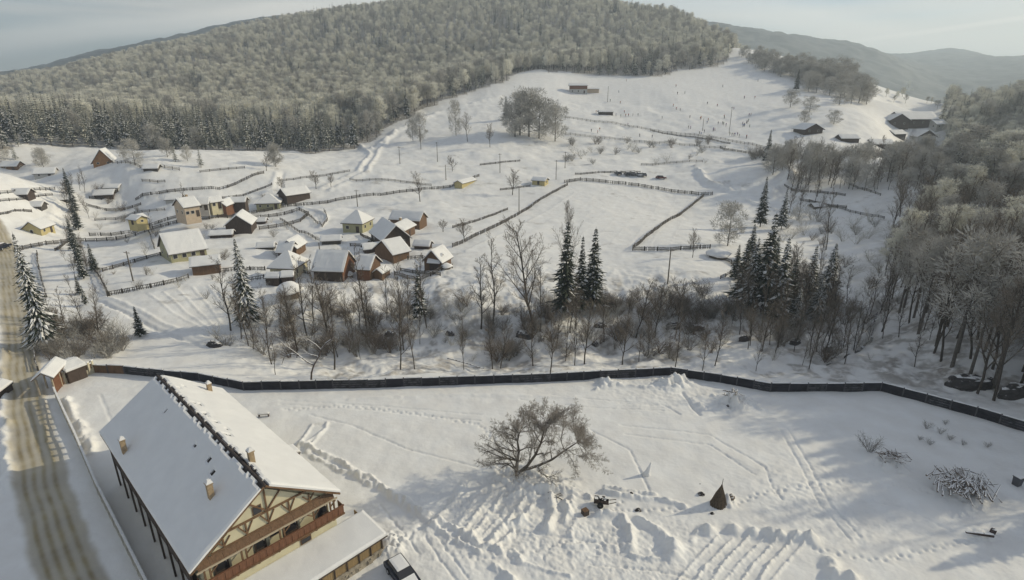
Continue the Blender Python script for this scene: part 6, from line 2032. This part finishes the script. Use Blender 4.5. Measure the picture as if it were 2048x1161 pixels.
# trees outside the frame on the right whose shade falls across the yard
for x, y, h in [(86, 74, 20), (92, 79, 21), (98, 72, 21), (90, 68, 19), (104, 80, 22), (112, 84, 22), (118, 78, 22), (94, 60, 18), (102, 58, 19), (100, 88, 22), (96, 64, 20), (110, 74, 22), (106, 66, 20), (66, 47, 15), (71, 43, 16), (76, 51, 17), (74, 36, 15), (80, 40, 17), (68, 31, 12), (84, 60, 20), (79, 57, 17)]:
    s = h / 16
    tree('spruce_tree', SPR_DARK[0], (x, y, 0), s * 1.3, random.uniform(0, 6), 'dark spruce beyond the right end of the yard', 'spruce', 'spruces beyond the right end of the yard', sz=s)

sp_ = []
while len(sp_) < 52:
    x, y = (random.uniform(76, 94), random.uniform(60, 84)) if len(sp_) < 28 else (random.uniform(78, 128), random.uniform(56, 98))
    if x > .876 * y + 16 and all((x - q[0]) ** 2 + (y - q[1]) ** 2 > (6 if len(sp_) < 28 else 14) for q in sp_):
        sp_.append((x, y)); s = random.uniform(16, 22) / 16
        tree('spruce_tree', SPR_DARK[len(sp_) % 3], (x, y, float(base_h(x, y))), s * 1.35, random.uniform(0, 6), 'dark spruce beyond the right end of the yard', 'spruce', 'spruces beyond the right end of the yard', sz=s)
# big wood on the hillside -------------------------------------------------
pd = []; ps = []
rs = np.random.default_rng(11)
N = 100000
az = rs.uniform(R(-46), R(47), N); r = np.sqrt(rs.uniform(300 ** 2, 1500 ** 2, N))
x = r * np.sin(az); y = r * np.cos(az)
ok = wood_mask(x, y) > .5
u = 1024 + np.tan(az) * FP / CP
e = np.interp(u, EDGE_U, EDGE_R)
x, y, r, u, e = x[ok], y[ok], r[ok], u[ok], e[ok]
cell = {}
order = np.argsort(r)
keep = []
for i in order:
    sp = 4.7 if r[i] < 450 else 5.6 if r[i] < 800 else 8.2
    cx, cy = int(x[i] // 10.5), int(y[i] // 10.5)
    good = True
    for a in (-1, 0, 1):
        for b in (-1, 0, 1):
            for j in cell.get((cx + a, cy + b), ()):
                if (x[i] - x[j]) ** 2 + (y[i] - y[j]) ** 2 < sp * sp:
                    good = False; break
            if not good: break
        if not good: break
    if good:
        cell.setdefault((cx, cy), []).append(i); keep.append(i)
keep = np.array(keep)
x, y, r, u, e = x[keep], y[keep], r[keep], u[keep], e[keep]
nz = fbm(x / 90, y / 90, 3, 91)
psp = np.where(u < 720, 1.1 * np.exp(-(r - e) / 80), .40 * np.exp(-(r - e) / 45)) + np.where(nz > .30, .55, 0.08)
issp = rs.random(len(x)) < psp
z = base_h(x, y) + np.where(r > 600, detail(x, y), 0)
# belt of far trees right of the ridge too
IND_D, IND_S = 0, 0
rest_d, rest_s = [], []
J_FROST = [joined_mesh('frosted_tree_mesh%d' % k, BARE_FROST[k], [BARKF, (FROST, FROST, FROST2)[k]]) for k in range(3)]
def zl(u): return 'at the far left' if u < 150 else 'above the orange chalet' if u < 330 else 'above the beige house' if u < 520 else 'above the long dark barn' if u < 700 else 'beside the sledge track' if u < 860 else 'left of the snowy gap' if u < 1075 else 'above the ski hut' if u < 1230 else 'along the top of the ski slope'
J_SPR = [joined_mesh('frosted_spruce_mesh%d' % k, SPR_FROST[k], [BARKF, NEEDLEF, FROST]) for k in range(3)]
J_SPRD = [joined_mesh('dark_spruce_mesh%d' % k, SPR_MID[k % 2], [BARK, NEEDLE, SNOW]) for k in range(1)]
print('forest trees', len(x), 'spruce', int(issp.sum()), 'near wood', len(near))
for i in range(len(x)):
    P = (float(x[i]), float(y[i]), float(z[i]) - .2)
    if issp[i]:
        s = random.uniform(.65, 1.15)
        if IND_S < 230:
            IND_S += 1
            pool = J_SPR if random.random() < .55 else J_SPRD
            o = link('spruce_tree', random.choice(pool), None, P, random.uniform(0, 6.28), (s * .95, s * .95, s * (1 if pool is J_SPR else 1.2)))
            tag(o, 'frosted spruce at the lower wood edge ' + zl(u[i]), 'spruce', 'spruces along the lower edge of the hillside wood')
        else:
            rest_s.append((*P, s, random.uniform(0, 6.28)))
    else:
        s = random.uniform(.6, 1.1) * (1 if r[i] < 450 else .86)
        if IND_D < 70:
            IND_D += 1
            o = link('frosted_tree', random.choice(J_FROST[:3]), None, P, random.uniform(0, 6.28), (s * 1.15, s * 1.15, s))
            tag(o, 'frosted bare tree at the lower wood edge ' + zl(u[i]), 'tree', 'frosted bare trees along the lower edge of the hillside wood')
        else:
            rest_d.append((*P, s, random.uniform(0, 6.28)))
rest_b = []
for (xx, yy) in near[NEAR_N:]:
    (rest_b if random.random() < .7 else rest_d).append((xx, yy, float(base_h(xx, yy)), random.uniform(.58, .78), random.uniform(0, 6.28)))
# hump of the wood at the right middle distance and scattered belts on the far side of the valley
for k in range(2600):
    a = rs.uniform(az_of(1895), az_of(2330)); rr_ = math.sqrt(rs.uniform(470 ** 2, 1100 ** 2))
    X, Y = rr_ * math.sin(a), rr_ * math.cos(a)
    (rest_s if rs.random() < .75 else rest_d).append((X, Y, float(base_h(X, Y)), random.uniform(.6, 1.0), random.uniform(0, 6.28)))
for k in range(1500):
    rr_ = math.sqrt(rs.uniform(225 ** 2, 480 ** 2)); a = rs.uniform(az_of(1935 - .06 * (rr_ - 225) + 25 * float(vnoise(rr_ / 30, 1.0, 8))), az_of(2330))
    X, Y = rr_ * math.sin(a), rr_ * math.cos(a)
    (rest_s if rs.random() < .55 else rest_d).append((X, Y, float(base_h(X, Y)), random.uniform(.5, .85), random.uniform(0, 6.28)))
for k in range(2600):
    a = rs.uniform(az_of(1450), az_of(2330)); rr_ = rs.uniform(900, 1700)
    X, Y = rr_ * math.sin(a), rr_ * math.cos(a)
    (rest_s if rs.random() < .35 else rest_d).append((X, Y, float(base_h(X, Y) + detail(X, Y)[0]), random.uniform(.6, 1.0), random.uniform(0, 6.28)))


def woodland(name, pts, meshes, label, cat, sx):
    a = np.array(pts)
    me = bpy.data.meshes.new(name + '_points')
    me.vertices.add(len(a)); me.vertices.foreach_set('co', a[:, :3].astype(np.float32).ravel())
    for nm, col_ in (('tree_scale', 3), ('tree_turn', 4)):
        t = me.attributes.new(nm, 'FLOAT', 'POINT'); t.data.foreach_set('value', a[:, col_].astype(np.float32))
    t = me.attributes.new('tree_kind', 'INT', 'POINT'); t.data.foreach_set('value', (np.arange(len(a)) * 7919 % 97 % len(meshes)).astype(np.int32))
    o = link(name, me)
    tag(o, label, cat, kind='stuff')
    ng = bpy.data.node_groups.new(name, 'GeometryNodeTree')
    ng.interface.new_socket('Geometry', in_out='INPUT', socket_type='NodeSocketGeometry')
    ng.interface.new_socket('Geometry', in_out='OUTPUT', socket_type='NodeSocketGeometry')
    n, l = ng.nodes, ng.links
    gi = n.new('NodeGroupInput'); go = n.new('NodeGroupOutput')
    ip = n.new('GeometryNodeInstanceOnPoints'); jg = n.new('GeometryNodeJoinGeometry')
    for q in meshes:
        src = bpy.data.objects.new(q.name + '_source', q)
        oi = n.new('GeometryNodeObjectInfo'); oi.inputs['Object'].default_value = src; oi.inputs['As Instance'].default_value = True
        l.new(oi.outputs['Geometry'], jg.inputs[0])
    l.new(gi.outputs[0], ip.inputs['Points']); l.new(jg.outputs[0], ip.inputs['Instance'])
    ip.inputs['Pick Instance'].default_value = True

    def named(nm, tp):
        x_ = n.new('GeometryNodeInputNamedAttribute'); x_.data_type = tp; x_.inputs['Name'].default_value = nm; return x_.outputs['Attribute']
    l.new(named('tree_kind', 'INT'), ip.inputs['Instance Index'])
    cx_ = n.new('ShaderNodeCombineXYZ'); l.new(named('tree_turn', 'FLOAT'), cx_.inputs['Z']); l.new(cx_.outputs[0], ip.inputs['Rotation'])
    cs = n.new('ShaderNodeCombineXYZ')
    sc_ = named('tree_scale', 'FLOAT')
    mm = n.new('ShaderNodeMath'); mm.operation = 'MULTIPLY'; mm.inputs[1].default_value = sx; l.new(sc_, mm.inputs[0])
    l.new(mm.outputs[0], cs.inputs['X']); l.new(mm.outputs[0], cs.inputs['Y']); l.new(sc_, cs.inputs['Z']); l.new(cs.outputs[0], ip.inputs['Scale'])
    l.new(ip.outputs[0], go.inputs[0])
    md = o.modifiers.new('scatter', 'NODES'); md.node_group = ng
    return o


rest_d += TINY
woodland('frosted_woodland', rest_d, J_FROST, 'pale frosted deciduous wood covering the whole hillside above the village', 'wood', 1.15)
woodland('bare_woodland', rest_b, [joined_mesh('bare_tree_mesh%d' % k, q, [BARK, TWIG]) for k, q in enumerate(BARE_BIG)], 'rear of the dark bare wood on the right-hand slope', 'wood', 1.0)
woodland('undergrowth', UNDER, SHRUB + SHRUB_F, 'low leafless undergrowth along the ravine banks and garden edges', 'undergrowth', 1.3)
woodland('spruce_woodland', rest_s, J_SPR + J_SPRD, 'frost-grey spruces scattered through the hillside wood and the far valley', 'wood', .95)

# ------------------------------------------------------------------ cold air
hm = bpy.data.materials.new('haze'); hm.use_nodes = True
hn, hl = hm.node_tree.nodes, hm.node_tree.links
hn.clear()
ho = hn.new('ShaderNodeOutputMaterial'); hv = hn.new('ShaderNodeVolumePrincipled')
hv.inputs['Color'].default_value = (.76, .88, 1.0, 1); hv.inputs['Density'].default_value = .00026; hv.inputs['Anisotropy'].default_value = .3
hl.new(hv.outputs[0], ho.inputs['Volume'])
gz_ = np.array([v_.co.z for v_ in bpy.data.objects['ground'].data.vertices]); zlo, zhi = float(gz_.min()) - 1.5, float(gz_.max()) + 26
m = MB(); m.box((0, 0, (zlo + zhi) / 2), (12300, 12300, zhi - zlo))
print('haze box', zlo, zhi)
hz = m.build('haze', hm); tag(hz, kind='stuff'); hz.display_type = 'WIRE'
